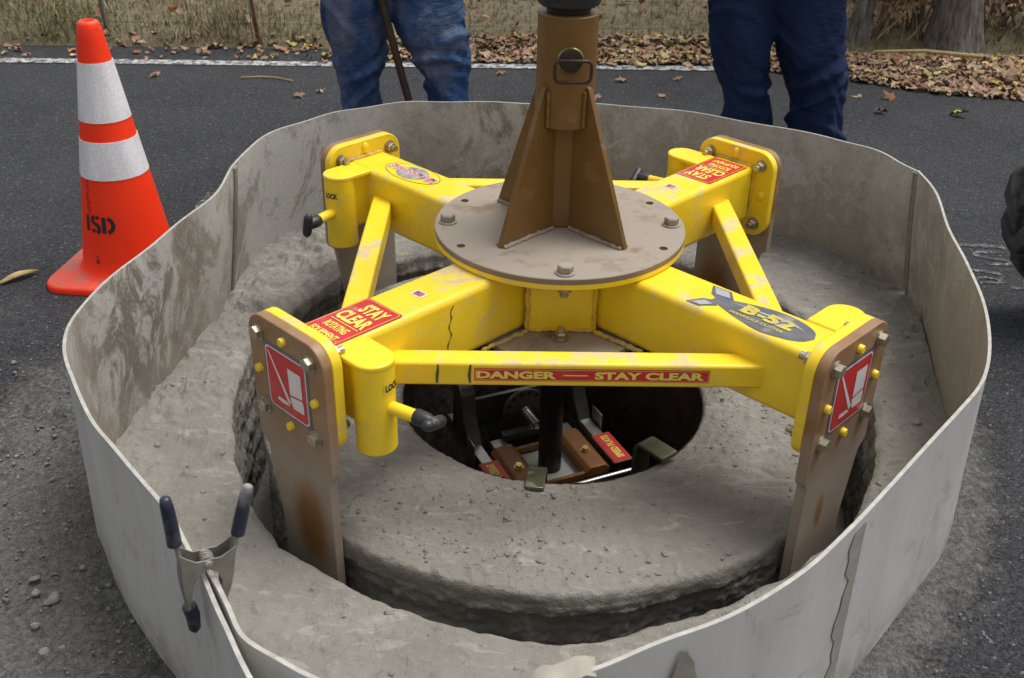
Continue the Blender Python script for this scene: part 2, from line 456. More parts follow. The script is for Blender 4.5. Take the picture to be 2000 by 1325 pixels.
def mat_collar():
    m, nt, b = newmat('reflective_collar')
    v = objpos(nt)
    n = noise(nt, objpos(nt, (1, 1, 0.2)), 30, 5)
    vo = nd(nt, 'ShaderNodeTexVoronoi', {'Vector': v, 'Scale': 160})
    a = mix(nt, ramp(nt, n, 0.35, 0.7), (0.88, 0.86, 0.88), (0.70, 0.68, 0.70))
    a = mix(nt, ramp(nt, vo.outputs['Distance'], 0.25, 0.5, 0.0, 0.3), a, (0.42, 0.41, 0.43))
    n2 = noise(nt, v, 70, 6, 0.7)
    a = mix(nt, ramp(nt, n2, 0.66, 0.74, 0, 0.7), a, (0.2, 0.17, 0.15))
    nt.links.new(a, b.inputs['Base Color'])
    b.inputs['Roughness'].default_value = 0.45
    return m
M['collar'] = mat_collar()

def mat_attr(name, rough=0.85, transl=0.0):
    m, nt, b = newmat(name)
    a = nd(nt, 'ShaderNodeAttribute', attribute_name='tint')
    v = pos(nt)
    n = noise(nt, v, 90, 4)
    nt.links.new(mix(nt, ramp(nt, n, 0.45, 0.75, 0, 0.3), a.outputs['Color'], (0.05, 0.032, 0.02)), b.inputs['Base Color'])
    b.inputs['Roughness'].default_value = rough
    b.inputs['Specular IOR Level'].default_value = 0.25
    return m
M['leaf'] = mat_attr('dead_leaf', 0.7)
M['grass'] = mat_attr('dry_grass', 0.85)

def mat_bark():
    m, nt, b = newmat('grey_bark')
    n = noise(nt, objpos(nt, (1, 1, 0.18)), 42, 7, 0.65, 0.6)
    n2 = noise(nt, objpos(nt), 9, 4)
    a = mix(nt, ramp(nt, n, 0.35, 0.65), (0.055, 0.046, 0.038), (0.26, 0.235, 0.205))
    a = mix(nt, ramp(nt, n2, 0.55, 0.7, 0, 0.5), a, (0.10, 0.07, 0.045))
    nt.links.new(a, b.inputs['Base Color'])
    b.inputs['Roughness'].default_value = 0.95
    bump(nt, b, n, 1.0, 0.02)
    return m
M['bark'] = mat_bark()
M['twig'] = simple('twig_bark', (0.105, 0.078, 0.055), 0.85, 0, 0.4, 30, 0.3)
M['straw'] = simple('straw_stalk', (0.36, 0.27, 0.12), 0.8, 0, 0.25, 30)

def mat_verge():
    m, nt, b = newmat('verge_soil_and_thatch')
    v = pos(nt)
    n = noise(nt, v, 18, 8, 0.7)
    n2 = noise(nt, v, 2.2, 5)
    a = mix(nt, ramp(nt, n, 0.3, 0.7), (0.10, 0.083, 0.048), (0.23, 0.19, 0.115))
    a = mix(nt, ramp(nt, n2, 0.45, 0.65, 0, 0.5), a, (0.14, 0.13, 0.06))
    nt.links.new(a, b.inputs['Base Color'])
    b.inputs['Roughness'].default_value = 0.95
    bump(nt, b, n, 1.0, 0.03)
    return m
M['verge'] = mat_verge()
M['stone'] = simple('dusty_stone', (0.17, 0.165, 0.155), 0.9, 0, 0.35, 30, 0.6)
M['crumb'] = simple('slurry_crumb', (0.21, 0.197, 0.173), 0.88, 0, 0.2, 60, 0.4)

# ------------------------------------------------------------------ mesh helpers
class MB:
    def __init__(s):
        s.v, s.f, s.mi = [], [], []
    def add(s, vs, fs, mi=0):
        o = len(s.v)
        s.v.extend([tuple(v) for v in vs])
        for f in fs:
            s.f.append(tuple(o + i for i in f))
            s.mi.append(mi)
        return o
    def box(s, c, d, rot=None, mi=0):
        vs = []
        for x in (-1, 1):
            for y in (-1, 1):
                for z in (-1, 1):
                    q = Vector((x * d[0] / 2, y * d[1] / 2, z * d[2] / 2))
                    if rot is not None:
                        q = rot @ q
                    vs.append(q + Vector(c))
        s.add(vs, [(0, 1, 3, 2), (4, 6, 7, 5), (0, 4, 5, 1), (2, 3, 7, 6), (0, 2, 6, 4), (1, 5, 7, 3)], mi)
    def prism(s, pts, fr0, fr1, mi=0):
        """pts: 2-D outline (CCW seen from fr1); fr0/fr1 map (u,v) to 3-D for the two ends"""
        n = len(pts)
        vs = [fr0(*q) for q in pts] + [fr1(*q) for q in pts]
        fs = [tuple(reversed(range(n))), tuple(range(n, 2 * n))]
        fs += [(i, (i + 1) % n, n + (i + 1) % n, n + i) for i in range(n)]
        s.add(vs, fs, mi)
    def tube(s, pts, rad, n=12, cap=True, mi=0, closed=False):
        pts = [Vector(q) for q in pts]
        if not hasattr(rad, '__len__'):
            rad = [rad] * len(pts)
        k = len(pts)
        rings = []
        ref = None
        for i, q in enumerate(pts):
            if closed:
                d = pts[(i + 1) % k] - pts[i - 1]
            else:
                d = pts[min(i + 1, k - 1)] - pts[max(i - 1, 0)]
            d.normalize()
            if ref is None:
                ref = Vector((0, 0, 1)) if abs(d.z) < 0.9 else Vector((1, 0, 0))
            a = ref - d * ref.dot(d)
            a.normalize()
            b = d.cross(a)
            ref = a
            rings.append([q + (a * math.cos(t) + b * math.sin(t)) * rad[i] for t in [2 * PI * j / n for j in range(n)]])
        vs = [v for r in rings for v in r]
        fs = []
        for i in range(k if closed else k - 1):
            for j in range(n):
                a, b = i * n + j, i * n + (j + 1) % n
                i2 = (i + 1) % k
                fs.append((a, b, i2 * n + (j + 1) % n, i2 * n + j))
        if cap and not closed:
            fs.append(tuple(reversed(range(n))))
            fs.append(tuple(range((k - 1) * n, k * n)))
        s.add(vs, fs, mi)
    def cyl(s, p0, p1, r0, r1=None, n=24, mi=0):
        s.tube([p0, p1], [r0, r0 if r1 is None else r1], n, True, mi)
    def lathe(s, prof, c=(0, 0, 0), n=48, mi=0, cap=True):
        vs, fs = [], []
        for r, z in prof:
            for j in range(n):
                t = 2 * PI * j / n
                vs.append((c[0] + r * math.cos(t), c[1] + r * math.sin(t), c[2] + z))
        for i in range(len(prof) - 1):
            for j in range(n):
                fs.append((i * n + j, i * n + (j + 1) % n, (i + 1) * n + (j + 1) % n, (i + 1) * n + j))
        if cap:
            fs.append(tuple(reversed(range(n))))
            fs.append(tuple(range((len(prof) - 1) * n, len(prof) * n)))
        s.add(vs, fs, mi)
    def hexa(s, c, axis, r, h, mi=0):
        """hexagonal head whose base sits at c, along axis"""
        a = Vector(axis).normalized()
        c = Vector(c)
        s.tube([c, c + a * h * 0.82, c + a * h], [r, r, r * 0.86], 6, True, mi)
    def mesh(s, name):
        m = bpy.data.meshes.new(name)
        m.from_pydata(s.v, [], s.f)
        return m

def finish(me, mats, smooth=35, mi=None):
    for x in (mats if isinstance(mats, (list, tuple)) else [mats]):
        me.materials.append(M[x])
    if mi is not None and len(mi) == len(me.polygons):
        me.polygons.foreach_set('material_index', mi)
    if smooth:
        me.polygons.foreach_set('use_smooth', [True] * len(me.polygons))
        me.update()
        if smooth < 180:
            me.set_sharp_from_angle(angle=R(smooth))
    me.update()

def obj(name, me, parent=None):
    o = bpy.data.objects.new(name, me)
    col.objects.link(o)
    if parent is not None:
        o.parent = parent
    return o

def fixn(me):
    bm = bmesh.new()
    bm.from_mesh(me)
    bmesh.ops.recalc_face_normals(bm, faces=bm.faces)
    bm.to_mesh(me)
    bm.free()

def mk(name, mb, mats, parent=None, smooth=35, bevel=0.0, segs=2, rz=0.0, fix=True):
    me = mb.mesh(name)
    if fix:
        fixn(me)
    finish(me, mats, smooth, mb.mi)
    o = obj(name, me, parent)
    if bevel:
        b = o.modifiers.new('bevel', 'BEVEL')
        b.width = bevel
        b.segments = segs
        b.limit_method = 'ANGLE'
        b.angle_limit = R(40)
        b.harden_normals = False
    o.rotation_euler = (0, 0, rz)
    return o

def dup(o, parent, rz=None, name=None):
    c = o.copy()
    col.objects.link(c)
    c.parent = parent
    if rz is not None:
        c.rotation_euler = (0, 0, rz)
    return c

def empty(name, loc=(0, 0, 0)):
    o = bpy.data.objects.new(name, None)
    o.empty_display_size = 0.1
    o.location = loc
    col.objects.link(o)
    return o

def tag(o, label, cat, group=None):
    o['label'] = label
    o['category'] = cat
    if group:
        o['group'] = group
    return o

def struct(o):
    o['kind'] = 'structure'
    return o

def rrect(w, h, r, n=6, cx=0, cy=0):
    pts = []
    for (sx, sy, a0) in ((1, -1, -90), (1, 1, 0), (-1, 1, 90), (-1, -1, 180)):
        for i in range(n + 1):
            a = R(a0 + 90 * i / n)
            pts.append((cx + sx * (w / 2 - r) + r * math.cos(a), cy + sy * (h / 2 - r) + r * math.sin(a)))
    return pts

_tc = {}
def text2d(s, bold=0.0):
    """flat lettering as 2-D vertices and faces, scaled to a unit-height box centred at 0"""
    k = (s, bold)
    if k in _tc:
        return _tc[k]
    cu = bpy.data.curves.new('lettering', 'FONT')
    cu.body = s
    cu.align_x = 'CENTER'
    cu.offset = bold
    cu.resolution_u = 3
    cu.fill_mode = 'FRONT'
    o = bpy.data.objects.new('lettering_tmp', cu)
    col.objects.link(o)
    bpy.context.view_layer.update()
    dg = bpy.context.evaluated_depsgraph_get()
    me = bpy.data.meshes.new_from_object(o.evaluated_get(dg))
    V = [(v.co.x, v.co.y) for v in me.vertices]
    F = [tuple(p.vertices) for p in me.polygons]
    bpy.data.objects.remove(o)
    bpy.data.meshes.remove(me)
    xs = [v[0] for v in V]
    ys = [v[1] for v in V]
    cx, cy = (min(xs) + max(xs)) / 2, (min(ys) + max(ys)) / 2
    W_, H_ = max(xs) - min(xs), max(ys) - min(ys)
    V = [((x - cx) / W_, (y - cy) / H_) for x, y in V]
    _tc[k] = (V, F)
    return _tc[k]

def lettering(mb, s, w, h, cx, cy, fr, bold=0.03, mi=0):
    V, F = text2d(s, bold)
    mb.add([fr(cx + x * w, cy + y * h) for x, y in V], F, mi)

def sheet(mb, pts, fr, mi=0):
    mb.add([fr(*q) for q in pts], [tuple(range(len(pts)))], mi)

def frame_ring(mb, w, h, r, t, fr, mi=0, cx=0, cy=0):
    a = rrect(w, h, r, 5, cx, cy)
    b = rrect(w - 2 * t, h - 2 * t, max(r - t, 0.0005), 5, cx, cy)
    n = len(a)
    mb.add([fr(*q) for q in a] + [fr(*q) for q in b], [(i, (i + 1) % n, n + (i + 1) % n, n + i) for i in range(n)], mi)

def catmull(P, n=12, closed=False):
    P = [np.array(q, float) for q in P]
    out = []
    k = len(P)
    rngk = range(k if closed else k - 1)
    for i in rngk:
        p0 = P[i - 1] if (closed or i > 0) else 2 * P[0] - P[1]
        p1 = P[i]
        p2 = P[(i + 1) % k]
        p3 = P[(i + 2) % k] if (closed or i + 2 < k) else 2 * P[-1] - P[-2]
        for j in range(n):
            t = j / n
            out.append(0.5 * ((2 * p1) + (-p0 + p2) * t + (2 * p0 - 5 * p1 + 4 * p2 - p3) * t * t + (-p0 + 3 * p1 - 3 * p2 + p3) * t ** 3))
    if not closed:
        out.append(P[-1])
    return np.array(out)

def bulk(name, V, F, mats, smooth=180, tint=None, parent=None, attrs=None, loopsize=None):
    """fast mesh from numpy arrays; F is an (n,k) array"""
    me = bpy.data.meshes.new(name)
    k = F.shape[1]
    me.vertices.add(len(V))
    me.vertices.foreach_set('co', np.asarray(V, np.float32).ravel())
    me.loops.add(F.size)
    me.loops.foreach_set('vertex_index', F.astype(np.int32).ravel())
    me.polygons.add(len(F))
    me.polygons.foreach_set('loop_start', np.arange(0, F.size, k, dtype=np.int32))
    me.polygons.foreach_set('loop_total', np.full(len(F), k, np.int32))
    me.update(calc_edges=True)
    me.validate()
    finish(me, mats, smooth)
    if tint is not None:
        a = me.attributes.new('tint', 'FLOAT_COLOR', 'POINT')
        a.data.foreach_set('color', np.concatenate([tint, np.ones((len(tint), 1))], 1).astype(np.float32).ravel())
    for k2, val in (attrs or {}).items():
        a = me.attributes.new(k2, 'FLOAT', 'POINT')
        a.data.foreach_set('value', np.asarray(val, np.float32))
    return obj(name, me, parent)

def gridfaces(nr, nc, wrap=True):
    i = np.arange(nr - 1)[:, None]
    j = np.arange(nc if wrap else nc - 1)[None, :]
    a = i * nc + j
    b = i * nc + (j + 1) % nc
    return np.stack([a, b, b + nc, a + nc], -1).reshape(-1, 4)

# ------------------------------------------------------------------ barrier footprint (rim at z = 0.40)
HB = 0.40
RIM_BACK = [(-.82, .40), (-.79, .62), (-.68, .81), (-.52, .92), (-.31, .975), (-.06, .985), (.19, .97), (.49, .89), (.75, .74), (.88, .60), (.94, .47)]
RIM_RIGHT = [(.94, .47), (.935, .31), (.89, .09), (.865, -.10), (.84, -.26), (.79, -.42), (.73, -.55), (.652, -.653), (.553, -.772), (.460, -.879),
             (.376, -.976), (.301, -1.052), (.190, -1.136), (.091, -1.191), (.01, -1.234), (-.09, -1.268), (-.20, -1.280), (-.301, -1.258), (-.368, -1.225),
             (-.413, -1.193), (-.441, -1.150), (-.467, -1.108), (-.485, -1.080), (-.505, -1.050)]
RIM_LEFT = [(-.82, .40), (-.815, .20), (-.862, -.01), (-.905, -.20), (-.922, -.38), (-.895, -.515), (-.84, -.62), (-.77, -.73), (-.69, -.83),
            (-.587, -.948), (-.528, -1.031), (-.492, -1.086), (-.443, -1.171), (-.385, -1.265), (-.30, -1.36)]
_ring = catmull(RIM_BACK[:-1] + RIM_RIGHT[:-1] + [(-.53, -1.03)] + RIM_LEFT[9:1:-1] + [RIM_LEFT[1]], 10, True)
_ang = np.arctan2(_ring[:, 1], _ring[:, 0])
_rad = np.hypot(_ring[:, 0], _ring[:, 1])
_o = np.argsort(_ang)
_ang, _rad = _ang[_o], _rad[_o]
def ring_r(a):
    return np.interp(a, np.concatenate([_ang - 2 * PI, _ang, _ang + 2 * PI]), np.tile(_rad, 3))
FL = 0.055          # how far the foot of the sheet stands outside its rim, at the back
def flare_at(y):
    return np.interp(y, [-.60, -.30, .05], [.008, .028, FL])

# ------------------------------------------------------------------ road (one sheet to the horizon, open round the cut)
NA = 900
th = np.linspace(-PI, PI, NA, endpoint=False)
rr = np.concatenate([np.linspace(0.86, 1.9, 150), 1.9 * np.exp(np.linspace(0.02, math.log(150 / 1.9), 70))])
TH, RR = np.meshgrid(th, rr)
X, Y = (RR * np.cos(TH)).ravel(), (RR * np.sin(TH)).ravel()
P3 = np.stack([X, Y, X * 0], 1)
rout = RR.ravel() - (ring_r(TH).ravel() + flare_at(Y))
# cement dust and rubble: thick on the near left, a thin skirt along the right foot of the sheet
left = np.clip((-X - 0.30) / 0.35, 0, 1) * np.clip((0.55 - Y) / 0.75, 0, 1) * np.clip((2.6 - RR.ravel()) / 0.6, 0, 1)
n1 = fbm(P3 * 1.9, 3, 4)
dust = left * (0.42 + 0.45 * n1) * np.clip(1.25 - rout * 0.45, 0.25, 1)
right = np.clip((X - 0.1) / 0.3, 0, 1) * np.clip((0.35 - Y) / 0.5, 0, 1)
dust = np.maximum(dust, right * np.clip(1 - rout / 0.17, 0, 1) * 0.62)
dust = np.maximum(dust, np.clip(1 - np.maximum(rout, 0) / 0.07, 0, 1) * 0.35)
dust = dust + 0.24 * np.clip(n1 + .1, 0, 1) * np.clip((3.2 - RR.ravel()) / 1.5, 0, 1)
lump = fbm(P3 * 16, 11, 4) * 0.009 + np.clip(fbm(P3 * 45, 12, 3), 0, 1) * 0.009
Z = lump * np.clip(left, 0, 1) + right * np.clip(1 - np.abs(rout - 0.035) / 0.05, 0, 1) * 0.012
Z = Z + 0.0008 * fbm(P3 * 30, 5, 2)
Z = np.where(RR.ravel() > 2.0, 0, Z)
V = np.stack([X, Y, Z], 1)
road = bulk('road', V, gridfaces(len(rr), NA)[:, ::-1], 'asphalt', 180, attrs={'dust': dust})
struct(road)

# white edge line, slightly proud of the asphalt
mb = MB()
LY = lambda x: 2.835 + 0.033 * x
xs = np.linspace(-14, 14, 57)
for i in range(len(xs) - 1):
    mb.add([(xs[i], LY(xs[i]) - .037, .004), (xs[i + 1], LY(xs[i + 1]) - .037, .004), (xs[i + 1], LY(xs[i + 1]) + .037, .004), (xs[i], LY(xs[i]) + .037, .004)], [(0, 1, 2, 3)])
struct(mk('edge_line', mb, 'roadpaint', None, 0, fix=False))

# verge: ground beyond the road edge
nx, ny = 140, 60
gx = np.linspace(-1, 1, nx)
gx = np.sign(gx) * (np.abs(gx) * 6 + np.abs(gx) ** 6 * 84)
gy = 3.10 + np.linspace(0, 1, ny) ** 2.4 * 90
GX, GY = np.meshgrid(gx, gy)
VY = GY + 0.033 * GX * np.clip(1 - (GY - 3) / 10, 0, 1)
def verge_z(x, y):
    d = np.clip(y - (3.10 + 0.033 * x), 0, None)
    return -0.02 + 0.03 * np.clip(d / 0.05, 0, 1) + 0.05 * np.clip(d / 0.3, 0, 1) + 0.10 * np.clip(d, 0, 6) + 0.015 * d * (d < 8) + 0.03 * np.sin(x * 1.3 + 0.5) * np.clip(d, 0, 1)
vz = verge_z(GX, VY) + 0.02 * fbm(np.stack([GX.ravel() * 3, VY.ravel() * 3, GX.ravel() * 0], 1), 4, 3).reshape(GX.shape) * np.clip((VY - 3.15) / 0.2, 0, 1)
verge = bulk('grass_verge', np.stack([GX.ravel(), VY.ravel(), vz.ravel()], 1), gridfaces(ny, nx, False), 'verge', 180)
struct(verge)

# ------------------------------------------------------------------ slurry, the cut slot and the manhole
RH = 0.3564
NS = 1100
th = np.linspace(-PI, PI, NS, endpoint=False)
ca, sa = np.cos(th), np.sin(th)
circ = np.stack([ca, sa, ca * 0], 1)
tab = [(-180, .745), (-163, .744), (-149, .762), (-131, .796), (-118, .796), (-102, .810), (-96, .822), (-85, .824), (-79, .800), (-68, .783), (-60, .768), (-42, .762), (-25, .745),
       (-10, .745), (20, .765), (60, .77), (100, .775), (140, .775), (165, .76), (180, .745)]
r_out = np.interp(np.degrees(th), [t[0] for t in tab], [t[1] for t in tab])
r_out = r_out + 0.008 * fbm(circ * 9, 21, 4) + 0.004 * fbm(circ * 38, 22, 3)
tab = [(-180, .675), (-140, .692), (-122, .706), (-109, .703), (-90, .712), (-74, .703), (-61, .700), (-48, .700), (-20, .676), (60, .675), (180, .675)]
r_in = np.interp(np.degrees(th), [t[0] for t in tab], [t[1] for t in tab])
r_in = r_in + 0.006 * fbm(circ * 7, 23, 4)
rim_r = ring_r(th) + flare_at(ring_r(th) * np.sin(th)) * 0.93
rows_r, rows_z, rows_k = [], [], []
# island, from the hole edge out to the slot
for t in np.linspace(0, 1, 120):
    r = RH + 0.002 + (r_in - RH - 0.002) * t
    e = np.clip(1 - (r_in - r) / 0.011, 0, 1)
    h = np.clip(1 - (r - RH) / 0.012, 0, 1)
    z = 0.018 * np.clip(t * 3, 0, 1) - 0.007 * e ** 2.5 - 0.010 * h ** 2
    rows_r.append(r); rows_z.append(z + 0 * th); rows_k.append(0)
# inner wall of the slot
for t in np.linspace(0.02, 1, 60):
    rows_r.append(r_in + 0.002 + 0.010 * t); rows_z.append(0.004 - 0.30 * t ** 1.15 + 0 * th); rows_k.append(1)
for t in np.linspace(0.1, 0.9, 8):
    rows_r.append(r_in + 0.022 + (r_out - r_in - 0.03) * t); rows_z.append(-0.305 + 0 * th); rows_k.append(2)
for t in np.linspace(0, 1, 45):
    rows_r.append(r_out - 0.012 * (1 - t)); rows_z.append(-0.30 * (1 - t) ** 1.0 + 0.012 * t + 0 * th); rows_k.append(3)
for t in np.linspace(0.006, 1, 130):
    r = r_out + (rim_r - r_out) * t
    e = np.clip(1 - (r - r_out) / 0.02, 0, 1)
    rows_r.append(r); rows_z.append(0.024 - 0.010 * e ** 2 + 0 * th); rows_k.append(4)
RRr, ZZ = np.array(rows_r), np.array(rows_z)
K = np.repeat(np.array(rows_k), NS)
X, Y, Zf, Rf = (RRr * ca).ravel(), (RRr * sa).ravel(), ZZ.ravel(), RRr.ravel()
P3 = np.stack([X, Y, Zf], 1)
wall = (K == 1) | (K == 3)
# strata and broken ledges on the walls
A = np.stack([X * 4, Y * 4, Zf * 34], 1)
ledge = fbm(A, 31, 5, 0.55, True) * 0.006 + fbm(P3 * 14, 32, 4, 0.5) * 0.010 + fbm(P3 * 55, 34, 3, 0.65) * 0.007
lay = 0.035 + 0.018 * fbm(P3 * np.array((3, 3, 0)), 35, 3)
rec = np.where(K == 1, -0.016 * np.clip((-Zf - lay) / 0.006, 0, 1) * np.clip(0.6 + 1.6 * fbm(P3 * np.array((2.5, 2.5, 0)), 36, 2), 0, 1), 0)
rec = rec + np.where(K == 1, -0.008 * np.clip((-Zf - lay * 2.3) / 0.006, 0, 1) * np.clip(0.3 + 2 * fbm(P3 * np.array((3.5, 3.5, 0)), 37, 2), 0, 1), 0)
strata = rec + np.sin(Zf * 95 + 2.5 * fbm(P3 * 4, 33, 3)) * 0.0012
dr = np.where(wall, ledge + strata, 0)
dr = dr * np.where(K == 1, np.clip((0.004 - Zf) / 0.045, 0, 1), np.clip((0.01 - Zf) / 0.04, 0, 1))
lump = fbm(P3 * 5, 41, 3) * 0.014 + fbm(P3 * 24, 42, 4) * 0.0035
tool = fbm(np.stack([X * 22 + Y * 9, Y * 60 - X * 20, Zf], 1), 43, 3, 0.5, True)
toolmask = np.clip(fbm(P3 * 3.2, 44, 3) * 3 - 0.2, 0, 1)
clod = np.clip(fbm(P3 * 34, 45, 3), 0.12, 1) - 0.12
leftside = np.clip((-X - 0.35) / 0.3, 0, 1) * np.clip((Y + 0.35) / 0.3, 0, 1)
dz_out = lump + 0.0065 * tool * toolmask + 0.011 * clod + leftside * (0.018 + 0.070 * np.clip(fbm(P3 * 9, 46, 4), 0, 1))
back = np.clip((Y - 0.3) / 0.4, 0, 1)
dz_out = dz_out + back * 0.02
edge = np.clip((Rf - np.tile(r_out, len(rows_r))) / 0.03, 0, 1)
dz_isl = fbm(P3 * 5, 51, 4) * 0.006 + 0.010 * (np.clip(fbm(P3 * 40, 52, 3), 0.18, 1) - 0.18) + 0.0022 * fbm(P3 * 90, 53, 2)
Zf = Zf + np.where(K == 4, dz_out * (0.25 + 0.75 * edge), 0) + np.where(K == 0, dz_isl, 0) + np.where(K == 2, 0.02 * fbm(P3 * 15, 54, 3), 0)
Zf = np.where(K == 4, np.maximum(Zf, 0.010), Zf)
X, Y = (Rf + dr) * np.tile(ca, len(rows_r)), (Rf + dr) * np.tile(sa, len(rows_r))
slurry = bulk('concrete_slurry', np.stack([X, Y, Zf], 1), gridfaces(len(rows_r), NS)[:, ::-1], 'slurry', 180)
slurry['kind'] = 'structure'

# manhole shaft: rough dark wall below the hole edge
nz, na = 50, 240
th2 = np.linspace(-PI, PI, na, endpoint=False)
zz = np.concatenate([np.linspace(0.0, -0.25, 26), np.linspace(-0.28, -1.6, nz - 26)])
T2, Z2 = np.meshgrid(th2, zz)
Pn = np.stack([np.cos(T2).ravel(), np.sin(T2).ravel(), Z2.ravel()], 1)
r2 = RH + 0.004 + np.clip(-Z2.ravel() / 0.05, 0, 1) * (0.010 + 0.012 * fbm(Pn * 9, 61, 4))
Vw = np.stack([r2 * Pn[:, 0], r2 * Pn[:, 1], Pn[:, 2]], 1)
struct(bulk('manhole_wall', Vw, gridfaces(nz, na), 'dirtwall', 180))
mb = MB()
mb.lathe([(0.0005, 0), (RH + 0.06, 0)], (0, 0, -1.59), 48, cap=False)
struct(mk('manhole_floor', mb, 'dirtwall', None, 0, fix=False))

# crumbs of dried slurry lying on the island and around the cut
def lumps(name, pts, size, mat, seed, smooth=0):
    r = np.random.default_rng(seed)
    t = (1 + 5 ** 0.5) / 2
    B = np.array([(-1, t, 0), (1, t, 0), (-1, -t, 0), (1, -t, 0), (0, -1, t), (0, 1, t), (0, -1, -t), (0, 1, -t), (t, 0, -1), (t, 0, 1), (-t, 0, -1), (-t, 0, 1)], float) / 1.9
    F = np.array([(0, 11, 5), (0, 5, 1), (0, 1, 7), (0, 7, 10), (0, 10, 11), (1, 5, 9), (5, 11, 4), (11, 10, 2), (10, 7, 6), (7, 1, 8),
                  (3, 9, 4), (3, 4, 2), (3, 2, 6), (3, 6, 8), (3, 8, 9), (4, 9, 5), (2, 4, 11), (6, 2, 10), (8, 6, 7), (9, 8, 1)])
    n = len(pts)
    V = B[None] * (1 + 0.55 * r.uniform(-1, 1, (n, 12, 1)))
    V = V * (size[:, None, None] * np.stack([r.uniform(.7, 1.3, n), r.uniform(.7, 1.3, n), r.uniform(.40, .75, n)], 1)[:, None, :])
    a = r.uniform(0, 2 * PI, n)
    c, s = np.cos(a)[:, None], np.sin(a)[:, None]
    V = np.stack([V[:, :, 0] * c - V[:, :, 1] * s, V[:, :, 0] * s + V[:, :, 1] * c, V[:, :, 2]], 2) + pts[:, None, :]
    FF = (F[None] + 12 * np.arange(n)[:, None, None]).reshape(-1, 3)
    return bulk(name, V.reshape(-1, 3), FF, mat, smooth)
from mathutils.bvhtree import BVHTree
_bv = BVHTree.FromPolygons([v.co[:] for v in slurry.data.vertices], [p.vertices[:] for p in slurry.data.polygons])
def on_slurry(x, y):
    h = _bv.ray_cast(Vector((x, y, 0.3)), Vector((0, 0, -1)))
    return h[0].z if h[0] is not None else 0.0
pts, sz = [], []
while len(pts) < 750:
    a = random.uniform(-PI, PI)
    r_ = math.sqrt(random.uniform(0.38 ** 2, 0.68 ** 2))
    x, y = r_ * math.cos(a), r_ * math.sin(a)
    if random.random() < 0.25 + 0.9 * max(0, math.sin(a * 3 + 1.2) * 0.6 + math.cos(a + 0.9) * 0.5):
        pts.append((x, y, on_slurry(x, y) + 0.0006)); sz.append(random.choice([.002, .0025, .003, .004, .006]) * random.uniform(.6, 1.25))
for i in range(420):
    a = random.uniform(-PI, PI)
    x, y = math.cos(a), math.sin(a)
    r0 = float(np.interp(a, th, r_out)) + 0.02
    r1 = float(ring_r(a)) + 0.02
    r_ = r0 + (r1 - r0) * random.random() ** 1.3
    pts.append((x * r_, y * r_, on_slurry(x * r_, y * r_) - 0.0005)); sz.append(random.choice([.002, .003, .004, .007]) * random.uniform(.6, 1.3))
cr = lumps('slurry_crumbs', np.array(pts), np.array(sz), 'crumb', 3)
cr['kind'] = 'stuff'; cr['label'] = 'loose crumbs of dried grey slurry around the manhole'; cr['category'] = 'crumbs'

# rubble and grit on the dusty asphalt at the near left
pts, sz = [], []
while len(pts) < 1500:
    x, y = random.uniform(-2.0, -0.55), random.uniform(-1.3, 0.35)
    a = math.atan2(y, x)
    d = math.hypot(x, y) - float(ring_r(a)) - float(flare_at(y))
    if d < 0.012 or random.random() > math.exp(-d * 2.2) or random.random() < (y + 0.3) * 1.2:
        continue
    s_ = random.choice([.0018, .002, .0025, .003, .004, .006]) * random.uniform(.6, 1.2)
    if random.random() < .025:
        s_ *= 1.9
    pts.append((x, y, 0.003 + s_ * .1)); sz.append(s_)
for i in range(260):
    x, y = random.uniform(0.55, 1.3), random.uniform(-1.1, 0.2)
    a = math.atan2(y, x)
    d = math.hypot(x, y) - float(ring_r(a)) - float(flare_at(y))
    if d > 0.012 and random.random() < math.exp(-d * 7):
        s_ = random.choice([.002, .003, .004]) * random.uniform(.6, 1.2)
        pts.append((x, y, 0.005 + s_ * .3)); sz.append(s_)
gr = lumps('gravel', np.array(pts), np.array(sz) * .85, 'stone', 4)
gr['kind'] = 'stuff'; gr['label'] = 'fine grey rubble scattered on the dusty asphalt'; gr['category'] = 'gravel'

def stone(loc, s, label, seed):
    o = lumps('stone', np.array([loc]), np.array([s]), 'stone', seed, 180)
    ss = o.modifiers.new('subdivision', 'SUBSURF'); ss.levels = 1; ss.render_levels = 2
    tag(o, label, 'stone', 'stones on the dusty asphalt')
stone((-.909, -.741, .010), .018, 'largest pale stone lying on the dusty asphalt left of the barrier', 1)
stone((-.945, -.728, .008), .013, 'pale round stone touching the left side of the largest stone', 2)
stone((-.875, -.862, .008), .012, 'white pebble nearest the bottom edge, left of the spring clamp', 3)
stone((-.965, -.690, .007), .011, 'grey stone just behind the pair of pale stones', 5)
stone((-.915, -.805, .006), .009, 'small grey stone in front of the largest pale stone', 6)

